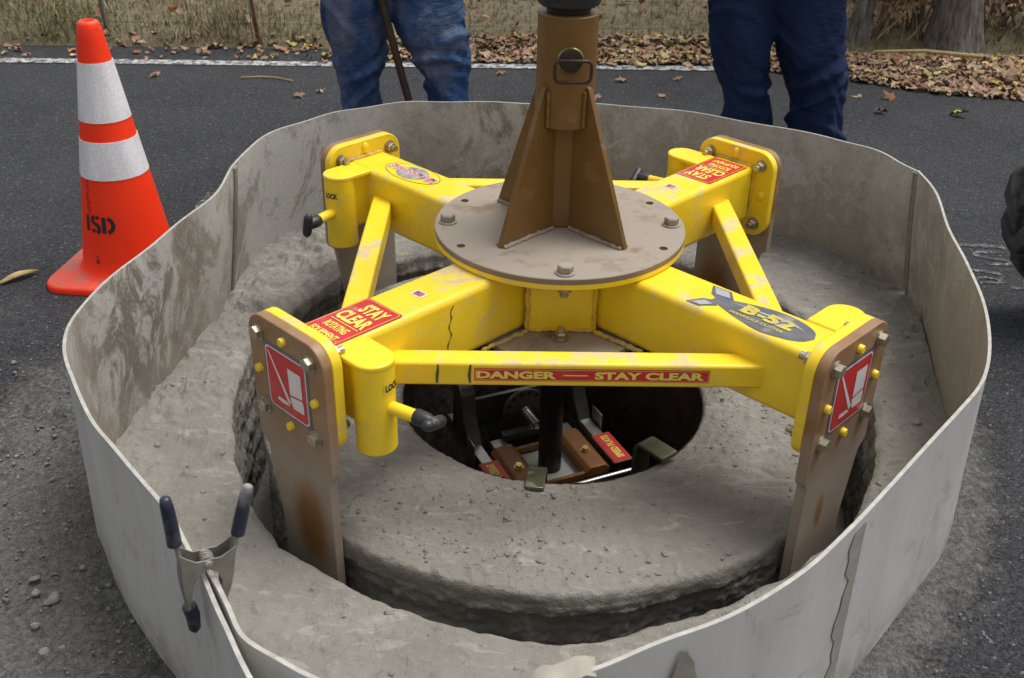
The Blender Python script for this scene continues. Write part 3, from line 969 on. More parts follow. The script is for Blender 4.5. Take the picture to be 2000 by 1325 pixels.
# ------------------------------------------------------------------ splash barrier of flexible white sheets
barrier = empty('splash_barrier', (0, 0, 0))
tag(barrier, 'ring of flexible white plastic sheet splashed with mud around the manhole', 'barrier')
def sheet_wall(name, rim, inside_sign, n=8, flare=FL, thick=0.006, dz=0.0, h=HB, fl_end=None, wav=0.0):
    C = catmull(rim, n)
    k = len(C)
    T = np.gradient(C, axis=0)
    T /= np.linalg.norm(T, axis=1)[:, None]
    Nn = np.stack([T[:, 1], -T[:, 0]], 1) * inside_sign      # outward
    zs = np.array([0.0, .02, .05, .10, .15, .20, .25, .30, .35, .385, 1.0 * h])
    fl = flare_at(C[:, 1])
    s = np.linspace(0, 1, k)
    rimz = 0.003 * np.sin(s * 23) + 0.002 * np.sin(s * 57 + 1)
    rows = []
    for side in (0, 1):
        L = []
        for z in zs:
            t = z / h
            off = fl * (1 - t) ** 1.2 + wav * np.sin(s * 17) * math.sin(t * PI) + side * thick
            q = C + Nn * off[:, None]
            L.append(np.column_stack([q, z + rimz * t + dz + 0.001]))
        rows.append(L)
    seq = rows[0] + rows[1][::-1]
    V = np.concatenate(seq)
    nr = len(seq)
    fs, mi = [], []
    for i in range(nr):
        i2 = (i + 1) % nr
        for j in range(k - 1):
            fs.append((i * k + j, i * k + j + 1, i2 * k + j + 1, i2 * k + j))
            mi.append(0 if i < len(zs) - 1 else (2 if i == len(zs) - 1 else 1))
    for e in (0, k - 1):
        for i in range(nr // 2 - 1):
            fs.append((i * k + e, (i + 1) * k + e, (nr - 2 - i) * k + e, (nr - 1 - i) * k + e)); mi.append(2)
    mb = MB(); mb.add(V, fs); mb.mi = mi
    return mk(name, mb, ['bar_in', 'bar_out', 'bar_rim'], barrier, 50, fix=True)
o = sheet_wall('back_sheet', RIM_BACK, -1); o['label'] = 'back sheet of the barrier coated in grey mud film'
o = sheet_wall('right_sheet', RIM_RIGHT, -1, fl_end=0.045); o['label'] = 'right and front sheet, clean white outside'
o = sheet_wall('left_sheet', RIM_LEFT, 1, fl_end=0.02); o['label'] = 'left sheet with brown mud streaks inside'
# joint strips at the two folded seams
for (x, y, nx_, ny_) in ((-.82, .40, -1, .0), (.94, .47, .98, .17)):
    mb = MB()
    t = Vector((-ny_, nx_, 0))
    for off in (-.008, .004):
        pts = []
        for z in np.linspace(0.02, HB - 0.003, 12):
            f = FL * (1 - z / HB) ** 1.2
            q = Vector((x + nx_ * f, y + ny_ * f, z)) + t * off - Vector((nx_, ny_, 0)) * 0.003
            pts.append(q)
        mb.tube(pts, 0.0042, 6)
    mk('joint_strip', mb, 'mudstrip', barrier, 60)
# strips of old tape: a folded scrap over the front rim, a torn strip, and the muddy strip on the right
def rim_frame(C, s0):
    """local frame on the right sheet's outer face: u along the rim, v down"""
    L = np.concatenate([[0], np.cumsum(np.linalg.norm(np.diff(C, axis=0), axis=1))])
    def fr(u, v, lift=0.002):
        q = np.array([np.interp(s0 + u, L, C[:, 0]), np.interp(s0 + u, L, C[:, 1])])
        q2 = np.array([np.interp(s0 + u + .01, L, C[:, 0]), np.interp(s0 + u + .01, L, C[:, 1])])
        t = (q2 - q) / np.linalg.norm(q2 - q)
        n_ = np.array([-t[1], t[0]]) * -1
        n_ = -n_ if np.dot(n_, q) < 0 else n_
        z = HB - v
        off = float(flare_at(q[1])) * max(0, 1 - z / HB) ** 1.2 + 0.006 + lift
        return (q[0] + n_[0] * off, q[1] + n_[1] * off, z)
    return fr
CR = catmull(RIM_RIGHT, 8)
Lr = np.concatenate([[0], np.cumsum(np.linalg.norm(np.diff(CR, axis=0), axis=1))])
def arc_at(x, y):
    return Lr[np.argmin(np.hypot(CR[:, 0] - x, CR[:, 1] - y))]
fr = rim_frame(CR, arc_at(.405, -.94))
mb = MB()
k = 16
vs = []
for i in range(k):
    v = 0.016 + i * 0.36 / (k - 1)
    w = 0.020 + 0.012 * math.sin(i * 1.1)
    jag = 0.006 * math.sin(i * 2.7) + 0.004 * math.sin(i * 5.1)
    vs += [fr(-0.022, v, .0015), fr(-0.022 + w + 0.018 + jag, v, .0015)]
mb.add(vs, [(2 * i, 2 * i + 1, 2 * i + 3, 2 * i + 2) for i in range(k - 1)])
o = mk('mud_strip', mb, 'mudstrip', barrier, 60, fix=False); o['label'] = 'ragged strip of dried grey mud down the front right sheet'
fr = rim_frame(CR, arc_at(.122, -1.175))
mb = MB()
vs = []
for i in range(14):
    v = 0.020 + i * 0.30 / 13
    w = 0.007 + 0.020 * min(1, i / 3)
    for j, u in enumerate((-1, -.3, .3, 1)):
        vs.append(fr(u * w, v + (.012 if j in (0,) and i == 0 else 0), 0.003 + 0.006 * math.sin(i * 1.3 + j * 2) ** 2))
mb.add(vs, [(4 * i + j, 4 * i + j + 1, 4 * i + j + 5, 4 * i + j + 4) for i in range(13) for j in range(3)])
o = mk('tape_strip', mb, 'tape', barrier, 60, fix=False); o['label'] = 'crumpled beige tape strip stuck to the front sheet'
fr = rim_frame(CR, arc_at(-.030, -1.245))
mb = MB()
vs = []
prof = [(-.055, .030, -.012), (-.030, .012, .0), (0, -.006, .006), (.030, -.003, .011), (.055, .0, .004), (.12, .0, .004)]
for i in range(7):
    u = -0.042 + i * 0.014
    q0 = fr(u, 0.0, 0.002)
    n_ = Vector((q0[0], q0[1], 0)).normalized()
    for (d, zz_, o_) in ((-.026, .008, 0), (-.014, .008, 0), (-.004, .006, 0), (.004, .004, 0), (.006, -.02, 0), (.010, -.06, 0), (.014, -.10, 0)):
        vs.append((q0[0] + n_.x * d, q0[1] + n_.y * d, HB + zz_ + 0.003 * math.sin(i * 1.9 + d * 90) - (0.008 if i in (0, 6) else 0)))
mb.add(vs, [(7 * i + j, 7 * i + j + 1, 7 * i + j + 8, 7 * i + j + 7) for i in range(6) for j in range(6)])
o = mk('tape_scrap', mb, 'tape', barrier, 60, fix=False); o['label'] = 'scrap of beige tape folded over the front rim'

# ------------------------------------------------------------------ manhole cutter
TH0 = 0.0215
cut = empty('manhole_cutter', (0, 0, 0))
cut.rotation_euler = (0, 0, TH0)
tag(cut, 'yellow four armed manhole cutter with brown centre tower and blades', 'cutting machine')
ANG = [PI / 4 + k * PI / 2 for k in range(4)]      # 0 back right, 1 back left, 2 front left, 3 front right
ZT, ZB = 0.410, 0.262        # top and underside of the arms
ZC, RF = 0.3367, 0.725       # middle of the end plates, outer face of the blades
ZD = 0.4364                  # top of the brown disc

def boolean(o, cutters):
    for c in cutters:
        m = o.modifiers.new('cut', 'BOOLEAN')
        m.operation = 'DIFFERENCE'
        m.solver = 'EXACT'
        m.object = c
    bpy.context.view_layer.update()
    dg = bpy.context.evaluated_depsgraph_get()
    me = bpy.data.meshes.new_from_object(o.evaluated_get(dg))
    o.modifiers.clear()
    o.data = me
    me.polygons.foreach_set('use_smooth', [True] * len(me.polygons))
    me.set_sharp_from_angle(angle=R(35))
    for c in cutters:
        bpy.data.objects.remove(c)

# discs
mb = MB()
mb.lathe([(.0, 0), (.274, 0), (.274, 0), (.274, .011), (.2725, .0125), (0, .0125)], (0, 0, ZD - .0125), 96, cap=False)
disc = mk('top_disc', mb, 'brown_dusty', cut, 35)
cutters = []
for a in (30, 150, 210, 330):
    q = MB()
    aa = R(a) if a in (30, 150) else R(a)
    x, y = .2454 * math.cos(aa), .2454 * math.sin(aa) 
    q.cyl((x, y, ZD - .03), (x, y, ZD + .03), .0095, n=20)
    c = mk('cutter_tmp', q, 'dark', None, 0); c.rotation_euler = (0, 0, TH0)
    cutters.append(c)
boolean(disc, cutters)
mb = MB()
mb.lathe([(0, 0), (.272, 0), (.274, .002), (.274, .0125), (0, .0125)], (0, 0, ZD - .0256), 96, cap=False)
mk('base_disc', mb, 'yellow', cut, 35)
# hub box and lower plate
for k in range(4):
    mb = MB()
    mb.box((0, -.168, (ZT + ZB) / 2), (.142, .010, ZT - ZB - .002))
    mk('hub_plate', mb, 'yellow_clean', cut, 35, rz=k * PI / 2)
mb = MB()
mb.prism([(.285 * math.cos(R(22.5 + 45 * i)), .285 * math.sin(R(22.5 + 45 * i))) for i in range(8)], lambda u, v: (u, v, ZB - .012), lambda u, v: (u, v, ZB - .001))
mk('lower_plate', mb, 'brown_dusty', cut, 35, 0.002)

# arm (template points along +x, tangent +y)
mb = MB()
mb.box(((.10 + .683) / 2, 0, (ZT + ZB) / 2), (.583, .120, ZT - ZB))
arm0 = mk('arm', mb, 'yellow', cut, 50, 0.014, 4)
# end flange
def plate_outline(flip, blade):
    w, top, r = .115, ZC + .115, .046
    pts = []
    for i in range(8):
        a = R(90 * i / 7); pts.append((w - r + r * math.cos(a), top - r + r * math.sin(a)))
    for i in range(8):
        a = R(90 + 90 * i / 7); pts.append((-w + r + r * math.cos(a), top - r + r * math.sin(a)))
    if blade:
        left = [(-w, .245), (-w, .180), (-.092, .158), (-.068, .02), (-.060, -.20)]
        right = [(.104, -.20), (.104, .150), (.104, .168), (.112, .176), (w, .19), (w, .24)]
        pts += left + right
    else:
        b = ZC - .115
        for i in range(8):
            a = R(180 + 90 * i / 7); pts.append((-w + r + r * math.cos(a), b + r + r * math.sin(a)))
        for i in range(8):
            a = R(270 + 90 * i / 7); pts.append((w - r + r * math.cos(a), b + r + r * math.sin(a)))
    if flip:
        pts = [(-u, v) for u, v in reversed(pts)]
    return pts
mb = MB()
mb.prism(plate_outline(False, False), lambda u, v: (.683, u, v), lambda u, v: (.7045, u, v))
flange0 = mk('end_flange', mb, 'yellow', cut, 35, 0.002, 2)
blades0 = []
for fl in (False, True):
    mb = MB()
    mb.prism(plate_outline(fl, True), lambda u, v: (.705, u, v), lambda u, v: (RF, u, v))
    blades0.append(mk('blade', mb, 'blade_b' if fl else 'blade_a', cut, 35, 0.002, 2))
# weld bead where the arm meets its flange
def bead(pts, r, n=7, jit=0.35, seed=0):
    rs = random.Random(seed)
    P = []
    for i in range(len(pts) - 1):
        a, b = Vector(pts[i]), Vector(pts[i + 1])
        m = max(2, int((b - a).length / 0.006))
        for j in range(m):
            P.append(a.lerp(b, j / m) + Vector((rs.uniform(-1, 1), rs.uniform(-1, 1), rs.uniform(-1, 1))) * r * jit)
    P.append(Vector(pts[-1]))
    mb = MB()
    mb.tube(P, [r * rs.uniform(.75, 1.25) for _ in P], n)
    return mb
w0 = mk('weld_bead', bead([(.681, -.06, ZB + .01), (.681, -.061, ZT - .012), (.681, -.05, ZT), (.681, .05, ZT), (.681, .061, ZT - .012), (.681, .06, ZB + .01)], .0045, seed=1), 'weld', cut, 80)
# small lifting nub weld on the flange top
def blob(c, r, mat, name, n=2):
    bm = bmesh.new()
    bmesh.ops.create_icosphere(bm, subdivisions=n, radius=1)
    for v in bm.verts:
        v.co = Vector((v.co.x * r[0], v.co.y * r[1], v.co.z * r[2])) + Vector(c)
    me = bpy.data.meshes.new(name); bm.to_mesh(me); bm.free()
    finish(me, mat, 180)
    return obj(name, me, cut)
nub0 = [blob((.682, 0, ZC + .094), (.006, .011, .016), 'yellow', 'plug_weld'), blob((.682, -.088, ZC), (.006, .012, .014), 'yellow', 'plug_weld'),
        blob((.682, .088, ZC), (.006, .012, .014), 'yellow', 'plug_weld')]
# yellow plug pins showing through the blade
plugs0 = []
for (u, v) in ((0, .09), (0, -.09), (.086, 0), (-.086, 0)):
    mb = MB(); mb.tube([(RF - .002, u, ZC + v), (RF + .006, u, ZC + v), (RF + .009, u, ZC + v)], [.0085, .0085, .007], 16)
    plugs0.append(mk('plug', mb, 'yellow_clean', cut, 40))
# bolts through blade and flange
bolts0 = []
for (u, v) in ((.079, .079), (-.079, .079), (.079, -.079), (-.079, -.079)):
    mb = MB()
    mb.cyl((RF, u, ZC + v), (RF + .003, u, ZC + v), .0165, n=24)
    mb.hexa((RF + .003, u, ZC + v), (1, 0, 0), .0135, .0115)
    mb.cyl((.683, u, ZC + v), (.680, u, ZC + v), .0165, n=24)
    mb.hexa((.680, u, ZC + v), (-1, 0, 0), .0135, .013)
    mb.cyl((.667, u, ZC + v), (.655, u, ZC + v), .0075, n=14)
    bolts0.append(mk('bolt', mb, 'zinc', cut, 30))
# lock housing: D-shaped tube beside the arm, with pin stub and T grip
LS, LT, LR_ = .628, .128, .040
mb = MB()
out = [(LS + LR_, .055)] + [(LS + LR_ * math.cos(R(a)), LT + LR_ * math.sin(R(a))) for a in range(0, 181, 10)] + [(LS - LR_, .055)]
mb.prism(out, lambda u, v: (u, v, ZT - .010), lambda u, v: (u, v, ZT + .001))
mb.tube([(LS, LT, .220), (LS, LT, ZT - .005)], LR_ - .0015, 40)
mb.box((LS, .085, (ZT - .01 + .27) / 2), (.050, .070, ZT - .01 - .27))
lock0 = mk('lock_housing', mb, 'yellow_clean', cut, 40, 0.003, 2)
LD = Vector((-math.sin(R(14)), math.cos(R(14)), 0))
LP = Vector((LS, LT, .316)) + LD * .030
mb = MB()
mb.cyl(LP, LP + LD * .062, .0125, n=20)
stub0 = mk('lock_sleeve', mb, 'yellow_clean', cut, 40, 0.001)
mb = MB()
mb.tube([LP + LD * .060, LP + LD * .063, LP + LD * .085, LP + LD * .095], [.0145, .0155, .0145, .011], 20)
grip_c = LP + LD * .100
knob0 = mk('lock_collar', mb, 'black', cut, 40)
def grip(angle):
    mb = MB()
    side = LD.cross(Vector((0, 0, 1)))
    d = Vector((0, 0, 1)) * math.cos(angle) + side * math.sin(angle)
    pts, rad = [], []
    for i in range(13):
        t = -1 + 2 * i / 12
        pts.append(grip_c + d * t * .033)
        rad.append(.0118 * (1 - abs(t) ** 6 * 0.75))
    mb.tube(pts, rad, 16)
    return mk('lock_grip', mb, 'black', cut, 60)
# LOCK label wrapped on the housing
def cylmap(u, v, lift=.0008):
    a = R(108) + u / LR_
    return (LS + (LR_ + lift - .0015) * math.cos(a), LT + (LR_ + lift - .0015) * math.sin(a), .362 + v)
mb = MB()
nseg = 10
vs = [cylmap(-.021 + .042 * i / nseg, s * .013, .0008) for i in range(nseg + 1) for s in (-1, 1)]
mb.add(vs, [(2 * i, 2 * i + 1, 2 * i + 3, 2 * i + 2) for i in range(nseg)])
lockfilm0 = mk('lock_label', mb, 'yellowlabel', cut, 60)
mb = MB()
lettering(mb, 'LOCK', .035, .0145, 0, 0, lambda u, v: cylmap(u, v, .0016), .045)
locktxt0 = mk('lettering', mb, 'blackprint', lockfilm0, 0, fix=False)
# brace between neighbouring arms (template for the +x side)
BD = .428
mb = MB()
mb.box((BD, 0, .325), (.050, 2 * (BD - .056), .050))
brace0 = mk('brace', mb, 'yellow', cut, 50, 0.006, 3)
# STAY CLEAR decal on an arm top
def armfr(z):
    return lambda u, v: (.578 - v, u, ZT + z)
def stay_clear(rz):
    mb = MB(); sheet(mb, rrect(.104, .172, .006), armfr(.0008))
    d = mk('warning_decal', mb, 'red', cut, 0, rz=rz, fix=False)
    mb = MB()
    f = armfr(.0016)
    frame_ring(mb, .097, .165, .006, .0012, f)
    lettering(mb, 'STAY', .064, .036, .006, .053, f, .042)
    lettering(mb, 'CLEAR', .082, .036, 0, .010, f, .042)
    mb.add([f(-.040, -.0125), f(.040, -.0125), f(.040, -.0145), f(-.040, -.0145)], [(0, 1, 2, 3)])
    lettering(mb, 'ROTATING', .062, .021, 0, -.032, f, .036)
    lettering(mb, 'EQUIPMENT', .074, .021, 0, -.062, f, .036)
    mk('lettering', mb, 'redtxt', d, 0, fix=False)
    mb = MB(); g = lambda u, v: (.412 - v, .004 + u, ZT + .0008)
    sheet(mb, rrect(.030, .022, .002), g)
    fl_ = mk('flag_sticker', mb, 'whitevinyl', cut, 0, rz=rz, fix=False)
    mb = MB(); g = lambda u, v: (.412 - v, .004 + u, ZT + .0016)
    for i in range(4):
        v = -.007 + i * .0042
        x0 = -.011 if i < 2 else -.001
        mb.add([g(x0, v), g(.011, v), g(.011, v + .0024), g(x0, v + .0024)], [(0, 1, 2, 3)])
    mk('stripe', mb, 'red', fl_, 0, fix=False)
    mb = MB()
    mb.add([g(-.011, .0002), g(-.0015, .0002), g(-.0015, .008), g(-.011, .008)], [(0, 1, 2, 3)])
    mk('canton', mb, 'bluevinyl', fl_, 0, fix=False)
# hazard decal on a blade face
def hazard(rz, parent):
    def fr(z):
        return lambda u, v: (RF + z, u, .335 + v)
    q = lambda u, v: ((u - .5) * .116, (.5 - v) * .122)
    mb = MB(); sheet(mb, rrect(.136, .142, .003), fr(.0008))
    d = mk('hazard_decal', mb, 'greyvinyl', cut, 0, rz=rz, fix=False)
    mb = MB(); sheet(mb, rrect(.124, .130, .012), fr(.0014)); mk('border', mb, 'whitevinyl', d, 0, fix=False)
    mb = MB(); sheet(mb, rrect(.117, .123, .010), fr(.0020)); mk('red_field', mb, 'red', d, 0, fix=False)
    mb = MB(); f = fr(.0027)
    for poly in ([(.03, .03), (.09, .06), (.57, .76), (.55, .82), (.50, .80)],
                 [(.56, .17), (.905, .17), (.905, .585), (.575, .63)],
                 [(.57, .66), (.905, .615), (.93, .72), (.92, .84), (.64, .85), (.60, .80)],
                 [(.20, .86), (.24, .79), (.46, .80), (.54, .855), (.36, .875)]):
        pp = [q(*w_) for w_ in poly]
        mb.add([f(*w_) for w_ in pp], [tuple(range(len(pp)))])
    mk('pictogram', mb, 'whitevinyl', d, 0, fix=False)
    return d
mb_first = {}
for k in range(4):
    a = ANG[k]
    first = (k == 0)
    flip = k in (3, 1)
    g = (lambda o: (setattr(o, 'rotation_euler', (0, 0, a)), o)[1]) if first else (lambda o: dup(o, cut, a))
    g(arm0); g(flange0); g(w0); g(lock0); g(stub0); g(knob0)
    gp = grip([R(60), R(-12), R(72), R(50)][k]); gp.rotation_euler = (0, 0, a)
    lf = g(lockfilm0)
    if not first:
        t_ = locktxt0.copy(); col.objects.link(t_); t_.parent = lf
    for o_ in nub0: g(o_)
    bl = blades0[1 if flip else 0]
    if k in (0, 1):
        bl.rotation_euler = (0, 0, a); b_ = bl
    else:
        b_ = dup(bl, cut, a)
    for o_ in plugs0 + bolts0: g(o_)
    br = g(brace0); br.rotation_euler = (0, 0, k * PI / 2)
    if k == 1: br.location = (0, 0, .014)
    if k in (2, 3): hazard(a, b_)
stay_clear(ANG[2]); stay_clear(ANG[0])
# bomb-shaped decal on the front right arm
def fr_bomb(z):
    return lambda u, v: (.378 + u, -.004 + v, ZT + z)
mb = MB()
L_, hw = .262, .047
body = []
for i in range(25):
    t = i / 24
    x = .055 + (L_ - .055) * t
    body.append((x, hw * (0.30 + 0.70 * math.sin(min(1, t / .62) * PI / 2)) * math.sqrt(max(0, 1 - max(0, (t - .45) / .55) ** 2.6))))
outl = body + [(x, -y) for x, y in reversed(body)]
outl = outl + [(.060, -.020), (.035, -.046), (.004, -.046), (.022, -.014), (.038, -.006), (.038, .006), (.022, .014), (.004, .046), (.048, .048), (.070, .022)]
sheet(mb, [(x, -y) if False else (x, y) for x, y in outl][::-1], fr_bomb(.0008))
bombd = mk('bomb_decal', mb, 'greyvinyl', cut, 0, rz=ANG[3], fix=True)
mb = MB()
f = fr_bomb(.0015)
sheet(mb, [(.058, .010), (.20, .026), (.235, .012), (.20, .016), (.10, .012)], f)
sheet(mb, [(.030, .018), (.012, .042), (.044, .044), (.062, .022)], f)
sheet(mb, [(.030, -.018), (.050, -.022), (.034, -.042), (.014, -.042)], f)
mk('highlight_print', mb, 'silvervinyl', bombd, 0, fix=False)
mb = MB()
f = fr_bomb(.0022)
lettering(mb, 'B-52', .112, .036, .158, .008, f, .06)
lettering(mb, 'MANHOLE CUTTER', .118, .0095, .150, -.022, f, .03)
mk('lettering', mb, 'goldtxt', bombd, 0, fix=False)
# oval maker's decal on the back left arm
mb = MB(); g = lambda u, v: (.50 + u, -.004 + v, ZT + .0008)
sheet(mb, [(.092 * math.cos(t), .044 * math.sin(t)) for t in [2 * PI * i / 40 for i in range(40)]], g)
ov = mk('oval_decal', mb, 'yellow_clean', cut, 0, rz=ANG[1], fix=False)
g2 = lambda u, v: (.50 + u, -.004 + v, ZT + .0015)
mb = MB()
n_ = 40
mb.add([g2(s_ * .092 * math.cos(2 * PI * i / n_), s_ * .044 * math.sin(2 * PI * i / n_)) for s_ in (1, .975) for i in range(n_)], [(i, (i + 1) % n_, n_ + (i + 1) % n_, n_ + i) for i in range(n_)])
sheet(mb, [(.048 * math.cos(t), .036 * math.sin(t)) for t in [2 * PI * i / 40 for i in range(40)]], g2)
mk('badge_disc', mb, 'bluevinyl', ov, 0, fix=False)
g3 = lambda u, v: (.50 + u, -.004 + v, ZT + .0022)
mb = MB(); lettering(mb, 'MR. MANHOLE', .165, .030, 0, 0, g3, .10); mk('lettering_outline', mb, 'whitevinyl', ov, 0, fix=False)
g4 = lambda u, v: (.50 + u, -.004 + v, ZT + .0028)
mb = MB(); lettering(mb, 'MR. MANHOLE', .162, .025, 0, 0, g4, .02); mk('lettering', mb, 'pinkvinyl', ov, 0, fix=False)
# DANGER decal on the front brace
df = lambda z: (lambda u, v: (.045 + u, -BD - .025 - z, .326 + v))
mb = MB(); sheet(mb, rrect(.442, .0275, .001), df(.0008)); dd = mk('danger_decal', mb, 'red', cut, 0, fix=False)
mb = MB()
frame_ring(mb, .438, .0235, .001, .0008, df(.0016))
lettering(mb, 'DANGER', .150, .0165, -.142, 0, df(.0016), .045)
mb.add([df(.0016)(*q) for q in ((-.054, -.0013), (-.008, -.0013), (-.008, .0013), (-.054, .0013))], [(0, 1, 2, 3)])
lettering(mb, 'STAY CLEAR', .206, .0165, .108, 0, df(.0016), .045)
mk('lettering', mb, 'redtxt', dd, 0, fix=False)
# oil runs on the brace and on the arm side
for (x, s_) in ((-.245, 1), (-.184, 2)):
    mb = MB()
    pts = [(x + .0012 * math.sin(i * .5 + s_), -BD - .0258, .347 - i * .0045) for i in range(10)]
    vs = []
    for i, q in enumerate(pts):
        w_ = .0032 * (1 - .5 * abs(i - 5) / 5)
        vs += [(q[0] - w_, q[1], q[2]), (q[0] + w_, q[1], q[2])]
    mb.add(vs, [(2 * i, 2 * i + 1, 2 * i + 3, 2 * i + 2) for i in range(9)])
    mk('oil_run', mb, 'oldink', cut, 0, fix=False)
mb = MB(); vs = []
for i in range(22):
    t = i / 21
    s_ = .372 + .004 * math.sin(t * 7) + .003 * math.sin(t * 19) + .022 * t
    w_ = .0014 + .0007 * math.sin(i * 1.7)
    z_ = ZT - .018 - .11 * t
    vs += [(s_ - w_, .0608, z_), (s_ + w_, .0608, z_)]
mb.add(vs, [(2 * i, 2 * i + 1, 2 * i + 3, 2 * i + 2) for i in range(21)])
mk('oil_run', mb, 'oldink', cut, 0, rz=ANG[2], fix=False)

# disc bolts, with nuts below
for i, a in enumerate((0, 90, 180, 270)):
    x, y = .2454 * math.cos(R(a)), .2454 * math.sin(R(a))
    mb = MB()
    mb.cyl((x, y, ZD), (x, y, ZD + .0035), .0205, n=28)
    mb.hexa((x, y, ZD + .0035), (0, 0, 1), .0165, .0155)
    mk('disc_bolt', mb, 'bolt_dusty', cut, 30, 0.0008)
    mb = MB()
    mb.hexa((x, y, ZD - .0256), (0, 0, -1), .016, .016)
    mb.cyl((x, y, ZD - .040), (x, y, ZD - .052), .009, n=16)
    mk('disc_nut', mb, 'bolt_dusty', cut, 30)
for a in (0, 90, 180, 270):
    x, y = .205 * math.cos(R(a)), .205 * math.sin(R(a))
    mb = MB()
    mb.cyl((x, y, ZB), (x, y, ZB + .003), .017, n=24); mb.hexa((x, y, ZB + .003), (0, 0, 1), .0145, .014); mb.cyl((x, y, ZB + .015), (x, y, ZB + .027), .011, .008, n=16)
    mk('lower_nut', mb, 'zinc', cut, 30)
# weld beads round the hub, in yellow
mk('weld_bead', bead([(-.071, -.174, ZT - .03), (-.071, -.174, ZB + .004), (.071, -.174, ZB + .004), (.071, -.174, ZT - .03)], .005, seed=5), 'weld', cut, 80)
mk('weld_bead', bead([(.071, -.178, ZB + .003), (.165, -.262, ZB + .003)], .005, seed=6), 'weld', cut, 80)
mk('weld_bead', bead([(-.071, -.178, ZB + .003), (-.165, -.262, ZB + .003)], .005, seed=7), 'weld', cut, 80)

# centre tower
ZCb, ZCt = .668, .893
mb = MB()
mb.box((0, 0, (ZD + ZCb + .02) / 2), (.050, .050, ZCb + .02 - ZD), Matrix.Rotation(0.0, 3, 'Z'))
mk('tower_post', mb, 'brown', cut, 50, 0.005, 2)
mb = MB()
mb.lathe([(.045, .0), (.0595, 0), (.061, .0015), (.061, ZCt - ZCb - .0025), (.0585, ZCt - ZCb), (.036, ZCt - ZCb), (.036, ZCt - ZCb - .05), (.001, ZCt - ZCb - .05)], (0, 0, ZCb), 64, cap=False)
mb.lathe([(.001, .004), (.046, .004)], (0, 0, ZCb), 64, cap=False)
mk('socket_tube', mb, 'brown', cut, 35)
for k in range(4):
    a = ANG[k]
    mb = MB()
    pts = [(.030, ZD), (.186, ZD), (.186, ZD + .006), (.068, .752), (.052, .757), (.052, ZCb), (.030, ZCb)]
    mb.prism(pts, lambda u, v: (u, .006, v), lambda u, v: (u, -.006, v))
    mk('fin', mb, 'brown', cut, 35, 0.001, 1, rz=a)
    for s_ in (-1, 1):
        mk('weld_bead', bead([(.034, s_ * .009, ZD + .002), (.182, s_ * .009, ZD + .002)], .0055, jit=.2, seed=20 + k * 2 + s_), 'weldbrown', cut, 80, rz=a)
        mk('weld_bead', bead([(.062, s_ * .010, ZCb + .004), (.062, s_ * .010, .745)], .0050, jit=.12, seed=40 + k * 2 + s_), 'brown', cut, 80, rz=a)
mb = bead([(-.026, -.027, ZD + .01), (-.026, -.027, ZCb)], .004, jit=.15, seed=60)
mk('weld_bead', mb, 'brown', cut, 80)
mb = bead([(.026, -.027, ZD + .01), (.026, -.027, ZCb)], .004, jit=.15, seed=61)
mk('weld_bead', mb, 'brown', cut, 80)
# locking pin with bail handle
PZ = .812
pin = MB()
pin.tube([(.004, -.058, PZ), (.004, -.066, PZ), (.004, -.068, PZ)], [.0265, .0265, .025], 36)
pino = mk('pin_washer', pin, 'flaggreen', cut, 40)
mb = MB()
mb.tube([(.004, -.068, PZ), (.004, -.071, PZ), (.004, -.0715, PZ)], [.0235, .0235, .022], 36)
mb.tube([(.004, -.071, PZ), (.004, -.090, PZ), (.004, -.092, PZ)], [.0085, .0080, .007], 18)
mk('pin_head', mb, 'pin', pino, 40)
pts = []
for (x, z, a0) in ((.030, -.006, 90), (.030, -.026, 0), (-.022, -.026, -90), (-.022, -.006, 180)):
    for i in range(6):
        a = R(a0 - 90 * i / 5)
        pts.append((.004 + x + .010 * math.cos(a) * (1 if True else 0), -.088 - .003 * math.sin(a), PZ + z + .012 * math.sin(a)))
mb = MB(); mb.tube(pts, .0034, 10, closed=True)
mk('pin_ring', mb, 'pin', pino, 60)

# drive head of the rotary motor that turns the cutter
dh = empty('drive_head', (0, 0, .893)); dh.rotation_euler = (0, 0, TH0)
tag(dh, 'black rotary drive head seated in the top of the brown tower', 'drive head')
mb = MB(); mb.lathe([(.001, -.049), (.0345, -.049), (.0345, .0), (.044, .002), (.044, .013), (.001, .013)], n=40, cap=False); mk('drive_shaft', mb, 'blacksteel', dh, 40)
mb = MB(); mb.lathe([(.001, .012), (.054, .012), (.062, .018), (.064, .030), (.064, .050), (.050, .056), (.050, .075), (.085, .082), (.095, .10), (.095, .36), (.080, .39), (.001, .39)], n=48, cap=False); mk('motor_housing', mb, 'black', dh, 35)

